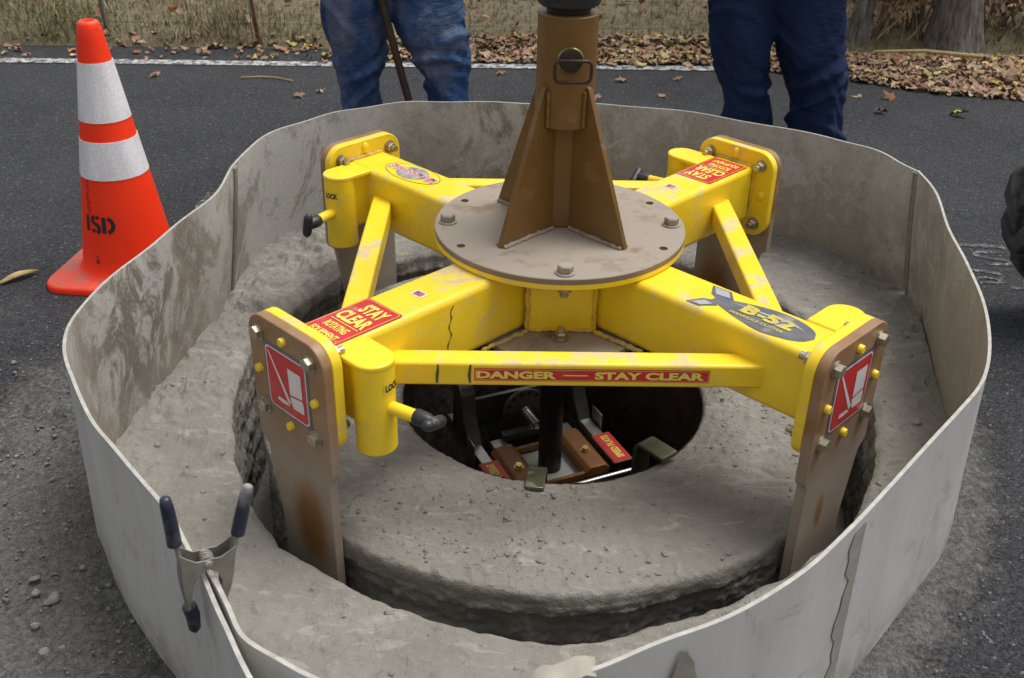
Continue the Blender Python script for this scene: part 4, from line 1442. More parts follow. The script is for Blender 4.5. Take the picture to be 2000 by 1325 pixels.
# ------------------------------------------------------------------ manhole lifter hanging in the hole
lift = empty('manhole_lifter', (0, 0, -.235)); lift.rotation_euler = (0, 0, R(25))
tag(lift, 'zinc and brown steel manhole lifter with red labels down in the hole', 'lifting tool')
def lp(name, mat, boxes=(), parent=lift, bevel=0.002, fn=None, smooth=40):
    mb = MB()
    for c, d in boxes:
        mb.box(c, d)
    if fn: fn(mb)
    return mk(name, mb, mat, parent, smooth, bevel)
lp('shaft', 'blacksteel', fn=lambda m: m.tube([(0, 0, -.05), (0, 0, .484)], .029, 28), bevel=0)
for s_ in (-1, 1):
    lp('side_bar', 'zincbright', [((s_ * .155, .10, .020), (.030, .34, .045))])
    # upright lug with rounded head
    def lug(m, s_=s_):
        pts = [(.10, .03), (.225, .03), (.215, .13)] + [(.185 + .030 * math.cos(a), .155 + .030 * math.sin(a)) for a in [R(10 + 160 * i / 10) for i in range(11)]] + [(.145, .10)]
        m.prism(pts, lambda u, v: (s_ * .155 - .019, u, v), lambda u, v: (s_ * .155 + .019, u, v))
    lp('lug', 'zincdark', fn=lug, bevel=.003)
    lp('lug_strap', 'zincbright', [((s_ * .155 - .023, .085, .045), (.005, .05, .07)), ((s_ * .155 + .023, .085, .045), (.005, .05, .07))][(0 if s_ < 0 else 1):(1 if s_ < 0 else 2)])
    def blk(m, s_=s_):
        m.prism([(-.034, 0), (.034, 0), (.034, .018), (.022, .030), (-.022, .030), (-.034, .018)], lambda u, v: (s_ * .092 + u, .085, v + .012), lambda u, v: (s_ * .092 + u, -.085, v + .012))
    lp('clamp_block', 'clampbrown', fn=blk, bevel=.003)
    lp('block_bolt', 'brass', fn=lambda m, s_=s_: (m.cyl((s_ * .092, -.015, .042), (s_ * .092, -.015, .045), .012, n=20), m.hexa((s_ * .092, -.015, .045), (0, 0, 1), .010, .008)), bevel=0)
    lp('shim', 'zincbright', [((s_ * .092, .105, .028), (.040, .035, .016))])
    # red label plate beside each block
    lb = lp('label_plate', 'clampbrown', [((s_ * .156, -.035, .046), (.052, .125, .006))])
    f = lambda u, v, z, s_=s_: (s_ * .156 + s_ * -v, -.035 + s_ * u, .049 + z)
    m_ = MB(); sheet(m_, rrect(.118, .046, .004), lambda u, v: f(u, v, .0008)); mk('label_film', m_, 'red', lb, 0, fix=True)
    m_ = MB(); lettering(m_, 'SPEED PLATE', .098, .020, 0, -.002, lambda u, v: f(u, v, .0016), .04); mk('lettering', m_, 'redtxt', lb, 0, fix=True)
lp('front_bar', 'clampbrown', [((0, -.078, .020), (.120, .010, .018))])
lp('rear_bar', 'clampbrown', [((0, .078, .020), (.120, .010, .018))])
lp('floor_plate', 'greyplate', [((0, 0, .004), (.180, .150, .006))])
lp('cross_plate', 'zincdark', [((0, .205, .075), (.270, .012, .085))])
lp('spacer_bar', 'zincdark', [((-.02, .115, .045), (.12, .022, .022))])
def wheel_disc(m):
    m.tube([(.0, .150, .085), (.0, .160, .085)], .062, 40)
hwd = lp('hand_wheel', 'zincdark', fn=wheel_disc, bevel=.002)
for i in range(14):
    a = 2 * PI * i / 14
    lp('painted_hole', 'dark', fn=lambda m, a=a: m.cyl((.050 * math.cos(a), .1492, .085 + .050 * math.sin(a)), (.050 * math.cos(a), .155, .085 + .050 * math.sin(a)), .0055, n=12), parent=hwd, bevel=0)  # near-black plugs paint the shade of open holes onto the solid wheel
def screw(m):
    pts = [(.010 * math.cos(i * .7), .150 - i * .0007, .085 + .010 * math.sin(i * .7)) for i in range(110)]
    m.tube(pts, .0025, 6)
lp('screw_thread', 'zincbright', fn=screw, bevel=0)
lp('cross_rod', 'chrome', fn=lambda m: m.tube([(-.16, -.118, .030), (.17, -.118, .030)], .007, 16), bevel=0)
# bent rim hooks; they rest on the edge of the hole
def hook(ang, r_edge, w, yaw, zt):
    m = MB()
    c, s_ = math.cos(ang), math.sin(ang)
    path = [(-.03, -.20), (-.03, -.055)] + [(-.03 + .020 - .020 * math.cos(t), -.055 + .075 * 0 + .02 * math.sin(t) + zt - 0) if False else (-.03 + .018 * (1 - math.cos(t)), -.018 + zt + .018 * math.sin(t)) for t in [R(90 * i / 5) for i in range(6)]] + [(.052, zt)]
    P = []
    for d, z in path:
        P.append((d, z))
    Q = []
    th_ = .011
    for i, (d, z) in enumerate(P):
        a = np.array(P[max(i - 1, 0)]); b = np.array(P[min(i + 1, len(P) - 1)])
        t = (b - a) / np.linalg.norm(b - a)
        n_ = np.array([-t[1], t[0]])
        Q.append((np.array((d, z)) + n_ * th_ / 2, np.array((d, z)) - n_ * th_ / 2))
    vs, fs = [], []
    for up_, lo_ in Q:
        for (dd_, zz_) in (up_, lo_):
            for v in (-w / 2, w / 2):
                rr_ = r_edge + dd_
                x = rr_ * c - v * s_; y = rr_ * s_ + v * c
                vs.append((x, y, zz_ + .235))
    for i in range(len(Q) - 1):
        a = 4 * i; b = a + 4
        fs += [(a, a + 1, b + 1, b), (a + 2, b + 2, b + 3, a + 3), (a, b, b + 2, a + 2), (a + 1, a + 3, b + 3, b + 1)]
    fs += [(0, 2, 3, 1), (4 * len(Q) - 4, 4 * len(Q) - 3, 4 * len(Q) - 1, 4 * len(Q) - 2)]
    m.add(vs, fs)
    return mk('rim_hook', m, 'steelolive', lift, 30, .002)
hook(R(-96.5 - 25), RH - .005, .040, 0, .014)
hook(R(-49 - 25), RH - .030, .048, 0, .020)
hook(R(80 - 25), RH - .010, .040, 0, .016)

# ------------------------------------------------------------------ traffic cone
cone = empty('traffic_cone', (-1.212, .605, 0.0)); cone.rotation_euler = (0, 0, R(-6))
tag(cone, 'orange traffic cone with two white reflective collars and black stencilled letters', 'traffic cone')
mb = MB()
n = 64
def cone_r(z): return .131 - (z - .03) * (.131 - .028) / (.711 - .03)
base = rrect(.372, .372, .06, 8)
m_ = len(base)
ringz = [(1.0, .006, 0), (1.0, .020, 0), (.97, .027, 0)]
vs, fs = [], []
for s_, z, _ in ringz:
    vs += [(x * s_, y * s_, z) for x, y in base]
for i in range(len(ringz) - 1):
    fs += [(i * m_ + j, i * m_ + (j + 1) % m_, (i + 1) * m_ + (j + 1) % m_, (i + 1) * m_ + j) for j in range(m_)]
fs += [tuple(reversed(range(m_))), tuple(range(2 * m_, 3 * m_))]
mb.add([(x, y, z - .004) for x, y, z in vs], fs)
mk('base', mb, 'cone', cone, 50)
mb = MB()
prof = [(.150, .022), (.141, .026), (.135, .034), (cone_r(.05), .05)] + [(cone_r(z), z) for z in np.linspace(.08, .690, 24)] + [(.0275, .702), (.024, .709), (.018, .711), (.014, .706), (.012, .690)]
mb.lathe(prof, n=n, cap=False)
mk('body', mb, 'cone', cone, 60)
for z0, z1 in ((.305, .406), (.457, .609)):
    mb = MB()
    mb.lathe([(cone_r(z0) - .001, z0), (cone_r(z0) + .0016, z0), (cone_r(z1) + .0016, z1), (cone_r(z1) - .001, z1)], n=n, cap=False)
    mk('collar', mb, 'collar', cone, 40)
# stencilled letters wrapped on the cone
A0 = R(-104) + R(6)
def conemap(u, v):
    z = .183 + v * 1.1
    a = A0 + u * 1.22 / .105
    r = cone_r(z) + .0012
    return (r * math.cos(a), r * math.sin(a), z)
def stroke(mb, pts, w):
    pts = [np.array(q, float) for q in pts]
    vs = []
    for i, q in enumerate(pts):
        t = pts[min(i + 1, len(pts) - 1)] - pts[max(i - 1, 0)]
        t = t / np.linalg.norm(t)
        nn = np.array([-t[1], t[0]]) * w / 2
        vs += [conemap(*(q + nn)), conemap(*(q - nn))]
    mb.add(vs, [(2 * i, 2 * i + 1, 2 * i + 3, 2 * i + 2) for i in range(len(pts) - 1)])
arc = lambda cx, cy, rx, ry, a0, a1, n=10: [(cx + rx * math.cos(R(a0 + (a1 - a0) * i / n)), cy + ry * math.sin(R(a0 + (a1 - a0) * i / n))) for i in range(n + 1)]
for nm, strokes in (('letter_i', [[(-.034, .020), (-.033, -.020)]]),
                    ('letter_s', [arc(-.010, .0105, .0085, .0095, 25, 80), arc(-.010, .0105, .0085, .0095, 110, 250) + [(-.006, -.001)], [(-.009, .003)] + arc(-.010, -.0105, .0085, .0095, 70, -80), arc(-.010, -.0105, .0085, .0095, -110, -165)]),
                    ('letter_d', [[(.010, .020), (.010, -.020)], arc(.016, .0, .0145, .0175, 80, -80, 14)])):
    mb = MB()
    for st in strokes: stroke(mb, st, .0092)
    mk(nm, mb, 'blackprint', cone, 0, fix=False)
# black rub marks running up from the letters and along a collar edge
M['rub'] = mat_worn_paint('black_rub_mark', (0.05, 0.012, 0.008), 0.44, 0.54, 120, (0.92, 0.035, 0.005))
M['rub'].node_tree.nodes['Principled BSDF'].inputs['Roughness'].default_value = 0.6
for (u0, v0, v1, w_) in ((-.030, .026, .110, .004), (-.026, .030, .062, .003), (-.012, -.10, -.085, .006)):
    mb = MB()
    stroke(mb, [(u0 + .003 * math.sin(i * 2.1 + v0 * 50), v0 + (v1 - v0) * i / 9) for i in range(10)], w_)
    mk('rub_mark', mb, 'rub', cone, 0, fix=False)

# ------------------------------------------------------------------ spring clamp on the near left rim
cl = empty('spring_clamp', (-.4895, -1.0905, .398))
tag(cl, 'metal spring clamp with dark vinyl grips pinching the near left barrier rim', 'clamp')
cl.rotation_euler = (0, R(8), math.atan2(.46, .89))       # local x = inward normal of the sheet
pv = .030
for s_ in (-1, 1):
    spine = [(.047, .118), (.042, .086), (.037, .055), (.033, .030), (.032, .004), (.029, -.016), (.024, -.038), (.018, -.056), (.015, -.066)]
    P = [(s_ * u, 0, v) for u, v in spine]
    mb = MB()
    vs, fs = [], []
    for i, q in enumerate(P):
        w_ = [.006, .0065, .008, .0095, .0105, .0105, .010, .009, .008][i]
        t_ = .0030
        vs += [(q[0] - t_, -w_, q[2]), (q[0] + t_, -w_ * .9, q[2]), (q[0] + t_, w_ * .9, q[2]), (q[0] - t_, w_, q[2])]
    for i in range(len(P) - 1):
        for j in range(4):
            fs.append((4 * i + j, 4 * i + (j + 1) % 4, 4 * i + 4 + (j + 1) % 4, 4 * i + 4 + j))
    fs += [(0, 1, 2, 3), tuple(4 * len(P) - 4 + j for j in (3, 2, 1, 0))]
    mb.add(vs, fs)
    lev = mk('lever', mb, 'clampmetal', cl, 50, .0015)
    for yy in (-.0115 + s_ * .0012, .0115 + s_ * .0012):
        mb = MB()
        pts = [(.0365, .052), (.029, .046), (.016, .037), (.004, .037), (-.006, .034), (-.006, .024), (.004, .019), (.013, .012), (.019, -.002), (.020, -.022), (.024, -.032), (.031, -.010), (.034, .020)]
        pts = [(s_ * u, v) for u, v in pts]
        mb.prism(pts, lambda u, v, y=yy: (u, y - .0009, v), lambda u, v, y=yy: (u, y + .0009, v))
        mk('side_plate', mb, 'clampmetal', lev, 30, .0006)
    mb = MB()
    gp = [(.0515, .134), (.049, .120), (.044, .090), (.040, .062)]
    vs = []
    mb.tube([(s_ * .0520, 0, .1365)] + [(s_ * u, 0, v) for u, v in gp], [.004, .0070, .0085, .0090, .0094], 14)
    mk('handle_grip', mb, 'clamptip', cl, 60)
    mb = MB()
    mb.tube([(s_ * .0215, 0, -.044), (s_ * .0165, 0, -.060), (s_ * .0135, 0, -.084), (s_ * .0125, 0, -.090)], [.0098, .0098, .008, .004], 12)
    mk('jaw_tip', mb, 'clamptip', cl, 60)
mb = MB(); mb.tube([(0, -.0165, pv), (0, -.0155, pv), (0, .0155, pv), (0, .0165, pv)], [.004, .0055, .0055, .004], 16); mk('rivet', mb, 'clampmetal', cl, 40)
mb = MB(); pts = [(.0085 * math.cos(i * .5), -.009 + i * .00036, pv + .0085 * math.sin(i * .5)) for i in range(50)]
mb.tube(pts, .0013, 6); mk('spring', mb, 'clampmetal', cl, 60)

# ------------------------------------------------------------------ lugged tyre at the right
tw = empty('loader_wheel', (1.515, .40, 0)); tw.scale = (1.12, 1.0, 1.12); 
tag(tw, 'black lugged loader wheel at the right edge of the photo', 'wheel')
mb = MB()
TR, TW = .275, .22
prof = []
for i in range(17):
    a = PI * i / 16
    prof.append((TR - .10 + .10 * (abs(math.sin(a)) ** .45), -TW / 2 * math.copysign(abs(math.cos(a)) ** .6, math.cos(a))))
prof = [(.15, -TW / 2 + .03)] + prof + [(.15, TW / 2 - .03)]
vs, fs = [], []
nn = 72
for r, y in prof:
    for j in range(nn):
        t = 2 * PI * j / nn
        vs.append((r * math.cos(t), y, .305 + r * math.sin(t)))
for i in range(len(prof) - 1):
    for j in range(nn):
        fs.append((i * nn + j, i * nn + (j + 1) % nn, (i + 1) * nn + (j + 1) % nn, (i + 1) * nn + j))
mb.add(vs, fs)
M['tyre'] = simple('dusty_tyre_rubber', (0.028, 0.028, 0.029), 0.75, 0, 0.3, 40, 0.5, dust=0.55, dustc=(0.13, 0.125, 0.12))
ty = mk('tyre', mb, 'tyre', tw, 60)
lugme = None
for i in range(32):
    side = 1 if i % 2 else -1
    t = 2 * PI * i / 32 + .07
    if lugme is None or True:
        mb = MB()
        # curved lug running from the shoulder to the middle of the tread
        vs = []
        for q in range(5):
            u = q / 4
            y = side * (TW / 2 * 1.02 - u * TW / 2 * 1.05)
            dt = .30 * u ** 1.2
            w_ = .055 + .02 * (1 - u)
            for (r, dw) in ((TR - .035 if q == 0 else TR - .012, -1.15), (TR + (.018 if q else -.005), -.8), (TR + (.018 if q else -.005), .8), (TR - .035 if q == 0 else TR - .012, 1.15)):
                tt = t + dt + dw * w_ / 2 / TR
                vs.append((r * math.cos(tt), y, .305 + r * math.sin(tt)))
        fs = [(4 * q + j, 4 * q + j + 1, 4 * q + 4 + j + 1, 4 * q + 4 + j) for q in range(4) for j in range(3)] + [(0, 1, 2, 3), (16, 17, 18, 19)]
        mb.add(vs, fs)
        mk('lug', mb, 'tyre', ty, 35, .006, 2)
mb = MB()
mb.tube([(0, -TW / 2 + .03, .305), (0, -TW / 2 + .06, .305), (0, TW / 2 - .06, .305), (0, TW / 2 - .03, .305)], [.155, .145, .145, .155], 40)
mk('rim', mb, 'galv', tw, 40)
mb = MB(); mb.tube([(0, -TW / 2, .305), (0, -TW / 2 + .04, .305)], [.035, .05], 24); mk('hub', mb, 'galv', tw, 40)

# ------------------------------------------------------------------ people standing behind the barrier
def loft(mb, rings):
    k = len(rings[0])
    vs = [v for r in rings for v in r]
    fs = []
    for i in range(len(rings) - 1):
        for j in range(k):
            fs.append((i * k + j, i * k + (j + 1) % k, (i + 1) * k + (j + 1) % k, (i + 1) * k + j))
    fs += [tuple(reversed(range(k))), tuple(range((len(rings) - 1) * k, len(rings) * k))]
    mb.add(vs, fs)
def ell(cx, cy, z, a, b, n=24, disp=None):
    out = []
    for j in range(n):
        t = 2 * PI * j / n
        d = 1.0 if disp is None else 1 + disp[j]
        out.append((cx + a * d * math.cos(t), cy + b * d * math.sin(t), z))
    return out
def person(label, legs, yc, denim, hands, face_dir, seed, h=1.76, cuff=None):
    hip_x = (legs[0][0][1] + legs[1][0][1]) / 2
    shirt_lo = .84
    # continuous body: legs, trunk, arms, hands, neck, head
    mb = MB()
    for L in legs:
        xa, xk, xh = L[-1][1], np.interp(.48, [q[0] for q in L[::-1]], [q[1] for q in L[::-1]]), (L[0][1] + hip_x * .35) / 1.35
        mb.tube([(xa, yc + .01, .03), (xa, yc + .01, .10), (xa, yc, .28), (xk, yc - .02, .47), ((xk + xh) / 2, yc, .66), (xh, yc + .01, .86)], [.035, .035, .045, .048, .065, .08], 14)
        mb.tube([(xa, yc + .05, .035), (xa, yc - .02, .040), (xa, yc - .13, .030), (xa, yc - .17, .025)], [.030, .036, .032, .018], 12)
    loft(mb, [ell(hip_x, yc, z, a, b) for z, a, b in ((.80, .12, .09), (.92, .16, .11), (1.05, .145, .10), (1.20, .165, .105), (1.33, .18, .10), (1.40, .13, .08), (1.44, .07, .06))])
    mb.tube([(hip_x, yc, 1.38), (hip_x, yc - .01, 1.52)], [.062, .055], 14)
    hz = 1.635
    loft(mb, [ell(hip_x, yc - .015 + dy, hz + z, a, b) for z, a, b, dy in ((-.125, .035, .045, -.035), (-.11, .055, .07, -.02), (-.05, .068, .088, -.005), (0, .074, .096, 0), (.06, .074, .096, .005), (.10, .058, .078, .008), (.118, .03, .04, .01))])
    mb.tube([(hip_x, yc - .095, hz + .01), (hip_x, yc - .128, hz - .030), (hip_x, yc - .10, hz - .045)], [.010, .015, .013], 10)
    for s_ in (-1, 1):
        mb.tube([(hip_x + s_ * .072, yc - .005, hz - .035), (hip_x + s_ * .085, yc + .005, hz), (hip_x + s_ * .080, yc, hz + .030)], [.010, .016, .012], 8)
        sh = Vector((hip_x + s_ * .195, yc, 1.37)); hd = Vector(hands[0 if s_ < 0 else 1])
        el = (sh + hd) / 2 + Vector((s_ * .10, .05, -.06))
        mb.tube([sh - Vector((s_ * .06, 0, 0)), sh, sh.lerp(el, .5), el, el.lerp(hd, .5), hd], [.055, .055, .048, .042, .038, .027], 14)
        fw = (hd - el).normalized()
        side = fw.cross(Vector((0, 0, 1))).normalized()
        up = side.cross(fw)
        palm = hd + fw * .05
        mb.tube([hd, hd + fw * .03, palm + fw * .035], [.026, .034, .032], 12)
        for q in range(4):
            b0 = palm + fw * .03 + up * (.027 - q * .018)
            ln = [.068, .076, .070, .055][q]
            mb.tube([b0, b0 + fw * ln * .45 - side * s_ * .012, b0 + fw * ln * .6 - side * s_ * .034, b0 + fw * ln * .38 - side * s_ * .052], [.0095, .0090, .0085, .0075], 8)
        b0 = hd + fw * .03 + up * .028
        mb.tube([b0, b0 + fw * .03 + up * .022, b0 + fw * .052 + up * .014 - side * s_ * .022], [.012, .0105, .0085], 8)
    me = mb.mesh('person'); fixn(me); finish(me, 'skin', 180)
    o = obj('person', me)
    rm = o.modifiers.new('remesh', 'REMESH'); rm.mode = 'VOXEL'; rm.voxel_size = .009; rm.use_smooth_shade = True
    tag(o, label, 'person')
    # jeans with folds
    mb = MB()
    n = 56
    jt = np.linspace(0, 2 * PI, n, endpoint=False)
    for li, L in enumerate(legs):
        zs_t = [q[0] for q in L[::-1]]; xs_t = [q[1] for q in L[::-1]]; hw_t = [q[2] for q in L[::-1]]
        zs = np.arange(.045, .90, .010)
        rings = []
        for z in zs:
            x = np.interp(z, zs_t, xs_t); hw = np.interp(z, zs_t, hw_t)
            if z > zs_t[-1]:
                f = (z - zs_t[-1]) / (.90 - zs_t[-1])
                x = xs_t[-1] + f * (hip_x - xs_t[-1]) * .35; hw = hw_t[-1] + .004 * f
            if z < zs_t[0]:
                hw = hw_t[0] + .010 * (zs_t[0] - z) / .2
            fold = fbm(np.stack([np.cos(jt) * 1.6 + seed, np.sin(jt) * 1.6 + li * 5, z * 15 + np.cos(jt) * 2.6 + 0 * jt], 1), seed, 3, .5, True)
            amp = .05 + .13 * math.exp(-((z - .42) / .08) ** 2) + .17 * math.exp(-((z - .20) / .12) ** 2)
            vert = .07 * np.sin(jt * 3 + z * 11 + li * 2) * np.clip(1.1 - z / .8, 0, 1) + .035 * np.sin(jt * 5 - z * 16 + li)
            crease = 0
            for (zc_, sl, ph, am) in ((.24, .05, .3, .17), (.30, -.07, 2.0, .16), (.36, .06, 4.2, .16), (.42, -.05, 1.2, .18), (.47, .07, 3.3, .12), (.55, -.09, 5.0, .10), (.62, .10, 2.6, .09)):
                dz_ = z - zc_ - sl * np.sin(jt + ph + li * 2.1 + seed)
                crease = crease + am * (np.exp(-(dz_ / .014) ** 2) - .7 * np.exp(-((dz_ - .022) / .014) ** 2)) * (.35 + .65 * np.clip(np.sin(jt * 1 + ph * 2 + li), 0, 1))
            vert = vert + crease
            rings.append(ell(x, yc + .01 - .02 * math.exp(-((z - .48) / .15) ** 2), z, hw, max(.074, hw * .92), n, fold * amp + vert))
        loft(mb, rings)
    loft(mb, [ell(hip_x, yc + .005, z, a, b, 40) for z, a, b in ((.74, .13, .10), (.80, .19, .13), (.90, .19, .135), (1.0, .172, .125), (1.03, .168, .12))])
    me = mb.mesh('jeans'); fixn(me); finish(me, denim, 180)
    j = obj('jeans', me, o)
    rm = j.modifiers.new('remesh', 'REMESH'); rm.mode = 'VOXEL'; rm.voxel_size = .0065; rm.use_smooth_shade = True
    # seams along the outer legs
    for li, L in enumerate(legs):
        s_ = -1 if li == 0 else 1
        P = [(q[1] + s_ * q[2] * 1.0, yc - .012, q[0]) for q in L]
        mb = MB(); mb.tube(P, .0035, 6); mk('side_seam', mb, denim, j, 60)
    # shirt
    mb = MB()
    loft(mb, [ell(hip_x, yc, z, a, b, 32) for z, a, b in ((.86, .20, .145), (1.0, .185, .14), (1.15, .185, .13), (1.30, .205, .125), (1.39, .16, .10), (1.45, .085, .075), (1.47, .08, .07))])
    for s_ in (-1, 1):
        sh = Vector((hip_x + s_ * .195, yc, 1.37)); hd = Vector(hands[0 if s_ < 0 else 1]); el = (sh + hd) / 2 + Vector((s_ * .10, .05, -.06))
        mb.tube([sh - Vector((s_ * .07, 0, .02)), sh, sh.lerp(el, .5), el, el.lerp(hd, .5), el.lerp(hd, .93)], [.075, .072, .062, .056, .050, .042], 18)
    me = mb.mesh('shirt'); fixn(me); finish(me, 'shirt', 180)
    s2 = obj('shirt', me, o); rm = s2.modifiers.new('remesh', 'REMESH'); rm.mode = 'VOXEL'; rm.voxel_size = .012; rm.use_smooth_shade = True
    # hair and boots
    mb = MB(); loft(mb, [ell(hip_x, yc + .004, hz + z, a, b) for z, a, b in ((.03, .0785, .094), (.07, .0785, .100), (.105, .062, .084), (.124, .034, .045))])
    mk('hair', mb, 'hair', o, 180)
    for L in legs:
        x = L[-1][1]
        mb = MB()
        loft(mb, [ell(x, yc - .045, .002, .053, .152, 28), ell(x, yc - .045, .022, .054, .152, 28), ell(x, yc - .040, .050, .050, .140, 28), ell(x, yc - .01, .085, .046, .095, 28), ell(x, yc + .012, .13, .048, .062, 28), ell(x, yc + .014, .20, .050, .062, 28)])
        mk('boot', mb, 'boot', o, 60)
    return o, j
LL = [(.623, -.616, .109), (.543, -.622, .095), (.461, -.622, .081), (.411, -.626, .072), (.377, -.63, .062), (.343, -.629, .060), (.265, -.626, .060)]
LRg = [(.628, -.396, .108), (.58, -.397, .113), (.531, -.388, .112), (.483, -.369, .099), (.433, -.355, .081), (.383, -.344, .066), (.349, -.34, .063), (.306, -.335, .064)]
RL = [(.648, .594, .101), (.552, .611, .100), (.487, .619, .089), (.404, .635, .075), (.353, .648, .068), (.31, .657, .072), (.275, .664, .076)]
RRg = [(.652, .809, .111), (.556, .824, .110), (.491, .839, .105), (.408, .872, .095), (.357, .884, .088), (.306, .89, .083), (.209, .907, .080)]
pl, jl = person('person in faded dusty blue jeans standing behind the barrier by an iron bar', [LL, LRg], 1.30, 'denim_faded', [(-.70, 1.20, 1.12), (-.58, 1.19, 1.02)], 0, 3)
pr_, jr = person('person in dark navy jeans standing behind the barrier at the right', [RL, RRg], 1.30, 'denim_dark', [(.42, 1.22, .86), (1.02, 1.22, .86)], 0, 8)
# open hammer pocket on the outer left leg of the faded jeans
mb = MB()
vs = []
for i in range(9):
    z = .47 + i * .02
    x = np.interp(z, [q[0] for q in LL[::-1]], [q[1] - q[2] for q in LL[::-1]])
    bul = .014 * math.sin(PI * min(1, i / 8) * .9)
    vs += [(x + .012, 1.262, z), (x - .004 - bul, 1.285, z), (x - .003 - bul * .4, 1.315, z)]
mb.add(vs, [(3 * i + j, 3 * i + j + 1, 3 * i + j + 4, 3 * i + j + 3) for i in range(8) for j in range(2)])
pk = mk('leg_pocket', mb, 'denim_faded', jl, 60, fix=False)
so = pk.modifiers.new('thickness', 'SOLIDIFY'); so.thickness = .003

# iron bar held by the left person
mb = MB()
bx = lambda z: -.381 - .238 * z
mb.tube([(bx(z), 1.215, z) for z in (0.0, .02, .06, .30, .70, 1.20, 1.26)], [.004, .009, .0125, .0125, .0125, .0125, .010], 14)
tag(mk('iron_bar', mb, 'iron', None, 50), 'dark iron bar leaning in front of the person in faded jeans', 'bar')

# ------------------------------------------------------------------ markings on the asphalt
def chalkline(pts, w, name='chalk_mark', seed=0):
    mb = MB()
    P = catmull(pts, 8)
    vs = []
    for i, q in enumerate(P):
        t = P[min(i + 1, len(P) - 1)] - P[max(i - 1, 0)]
        t = t / np.linalg.norm(t)
        n_ = np.array([-t[1], t[0]]) * w / 2 * (1 + .25 * math.sin(i * 1.7 + seed))
        vs += [(q[0] + n_[0], q[1] + n_[1], .0022), (q[0] - n_[0], q[1] - n_[1], .0022)]
    mb.add(vs, [(2 * i, 2 * i + 1, 2 * i + 3, 2 * i + 2) for i in range(len(P) - 1)])
    return struct(mk(name, mb, 'chalk', None, 0, fix=False))
chalkline([(1.22, .905), (1.32, .895), (1.43, .885)], .022, seed=1)
chalkline([(1.395, .845), (1.33, .842), (1.325, .815), (1.40, .785), (1.405, .762), (1.33, .760)], .018, seed=2)
chalkline([(1.235, .728), (1.29, .712), (1.345, .690)], .018, seed=3)
chalkline([(1.245, .645), (1.285, .668), (1.335, .640), (1.26, .633)], .014, seed=4)
chalkline([(1.34, .60), (1.40, .598)], .016, seed=5)
chalkline([(-1.175, .800), (-1.150, .98), (-1.135, 1.19)], .030, seed=6)

# ------------------------------------------------------------------ leaves
def leafbatch(name, P, S, cols, seed, flat=0.35, kind='stuff'):
    r = np.random.default_rng(seed)
    n = len(P)
    T = np.array([(0, 0), (0, -.5), (.30, -.32), (.26, -.12), (.52, .02), (.24, .14), (.22, .36), (0, .62), (-.20, .34), (-.24, .12), (-.50, .04), (-.27, -.14), (-.30, -.34)], float)
    m = len(T)
    F = np.array([(0, i, i + 1 if i + 1 < m else 1) for i in range(1, m)])
    V = np.repeat(T[None], n, 0) * (1 + .18 * r.uniform(-1, 1, (n, m, 2)))
    V[:, :, 0] *= r.uniform(.55, 1.1, (n, 1))
    x, y = V[:, :, 0], V[:, :, 1]
    cx, cy = r.uniform(-.8, .8, (n, 1)), r.uniform(-.5, .5, (n, 1))
    z = cx * x ** 2 + cy * y ** 2 + .16 * r.uniform(-1, 1, (n, m))
    L = np.stack([x, y, z], 2) * S[:, None, None]
    # random tilt, then yaw
    ax, ay, az = r.normal(0, flat, n), r.normal(0, flat, n), r.uniform(0, 2 * PI, n)
    def rot(L, a, i, j):
        c, s_ = np.cos(a)[:, None], np.sin(a)[:, None]
        q = L.copy()
        q[:, :, i] = L[:, :, i] * c - L[:, :, j] * s_
        q[:, :, j] = L[:, :, i] * s_ + L[:, :, j] * c
        return q
    L = rot(rot(rot(L, ax, 1, 2), ay, 0, 2), az, 0, 1)
    L[:, :, 2] -= np.minimum(L[:, :, 2].min(1), 0)[:, None] * .8
    L = L + P[:, None, :]
    ci = r.integers(0, len(cols), n)
    C = np.array(cols)[ci] * r.uniform(.65, 1.25, (n, 1))
    FF = (F[None] + m * np.arange(n)[:, None, None]).reshape(-1, 3)
    return bulk(name, L.reshape(-1, 3), FF, 'leaf', 180, tint=np.repeat(C, m, 0))
LEAFC = [(.27, .16, .10), (.34, .21, .135), (.20, .115, .07), (.38, .27, .18), (.29, .18, .115), (.42, .31, .21), (.24, .14, .085), (.31, .17, .11), (.29, .13, .065), (.36, .24, .16)]
LEAFY = LEAFC + LEAFC[:6] + [(.46, .36, .10), (.36, .34, .12)]
# drift along the road edge: thin at left, deep at right
P, S = [], []
while len(P) < 6500:
    x = random.uniform(-3.2, 4.2)
    e = 3.10 + .033 * x
    dens = np.interp(x, [-3.2, -1.6, -1.1, -.6, .4, 1.2, 1.8, 4.2], [.012, .03, .12, .40, .60, .85, 1.0, 1.0])
    if random.random() > dens: continue
    lo = np.interp(x, [-3.2, -.9, .9, 1.15, 1.45, 1.8, 2.2, 4.2], [-.26, -.26, -.25, -.34, -.46, -.66, -.74, -.80])
    hi = np.interp(x, [-3.2, 1.2, 1.6, 4.2], [.12, .14, .02, -.02])
    t = random.random()
    y = e + lo + (hi - lo) * t
    if x < 1.1 and y < LY(x) + .05 and random.random() < .80: continue
    pile = np.interp(x, [-2, 0, 1.5, 4], [.0, .015, .045, .05]) * math.sin(PI * min(1, max(0, t))) 
    z = max(.006, float(verge_z(np.array(x), np.array(y)))) if y > e else .006
    P.append((x, y, z + random.random() ** 1.5 * pile)); S.append(random.uniform(.020, .058))
o = leafbatch('leaf_litter', np.array(P), np.array(S), LEAFY, 5, .20)
o['kind'] = 'stuff'; o['label'] = 'drift of fallen brown and yellow leaves along the road edge'; o['category'] = 'leaves'
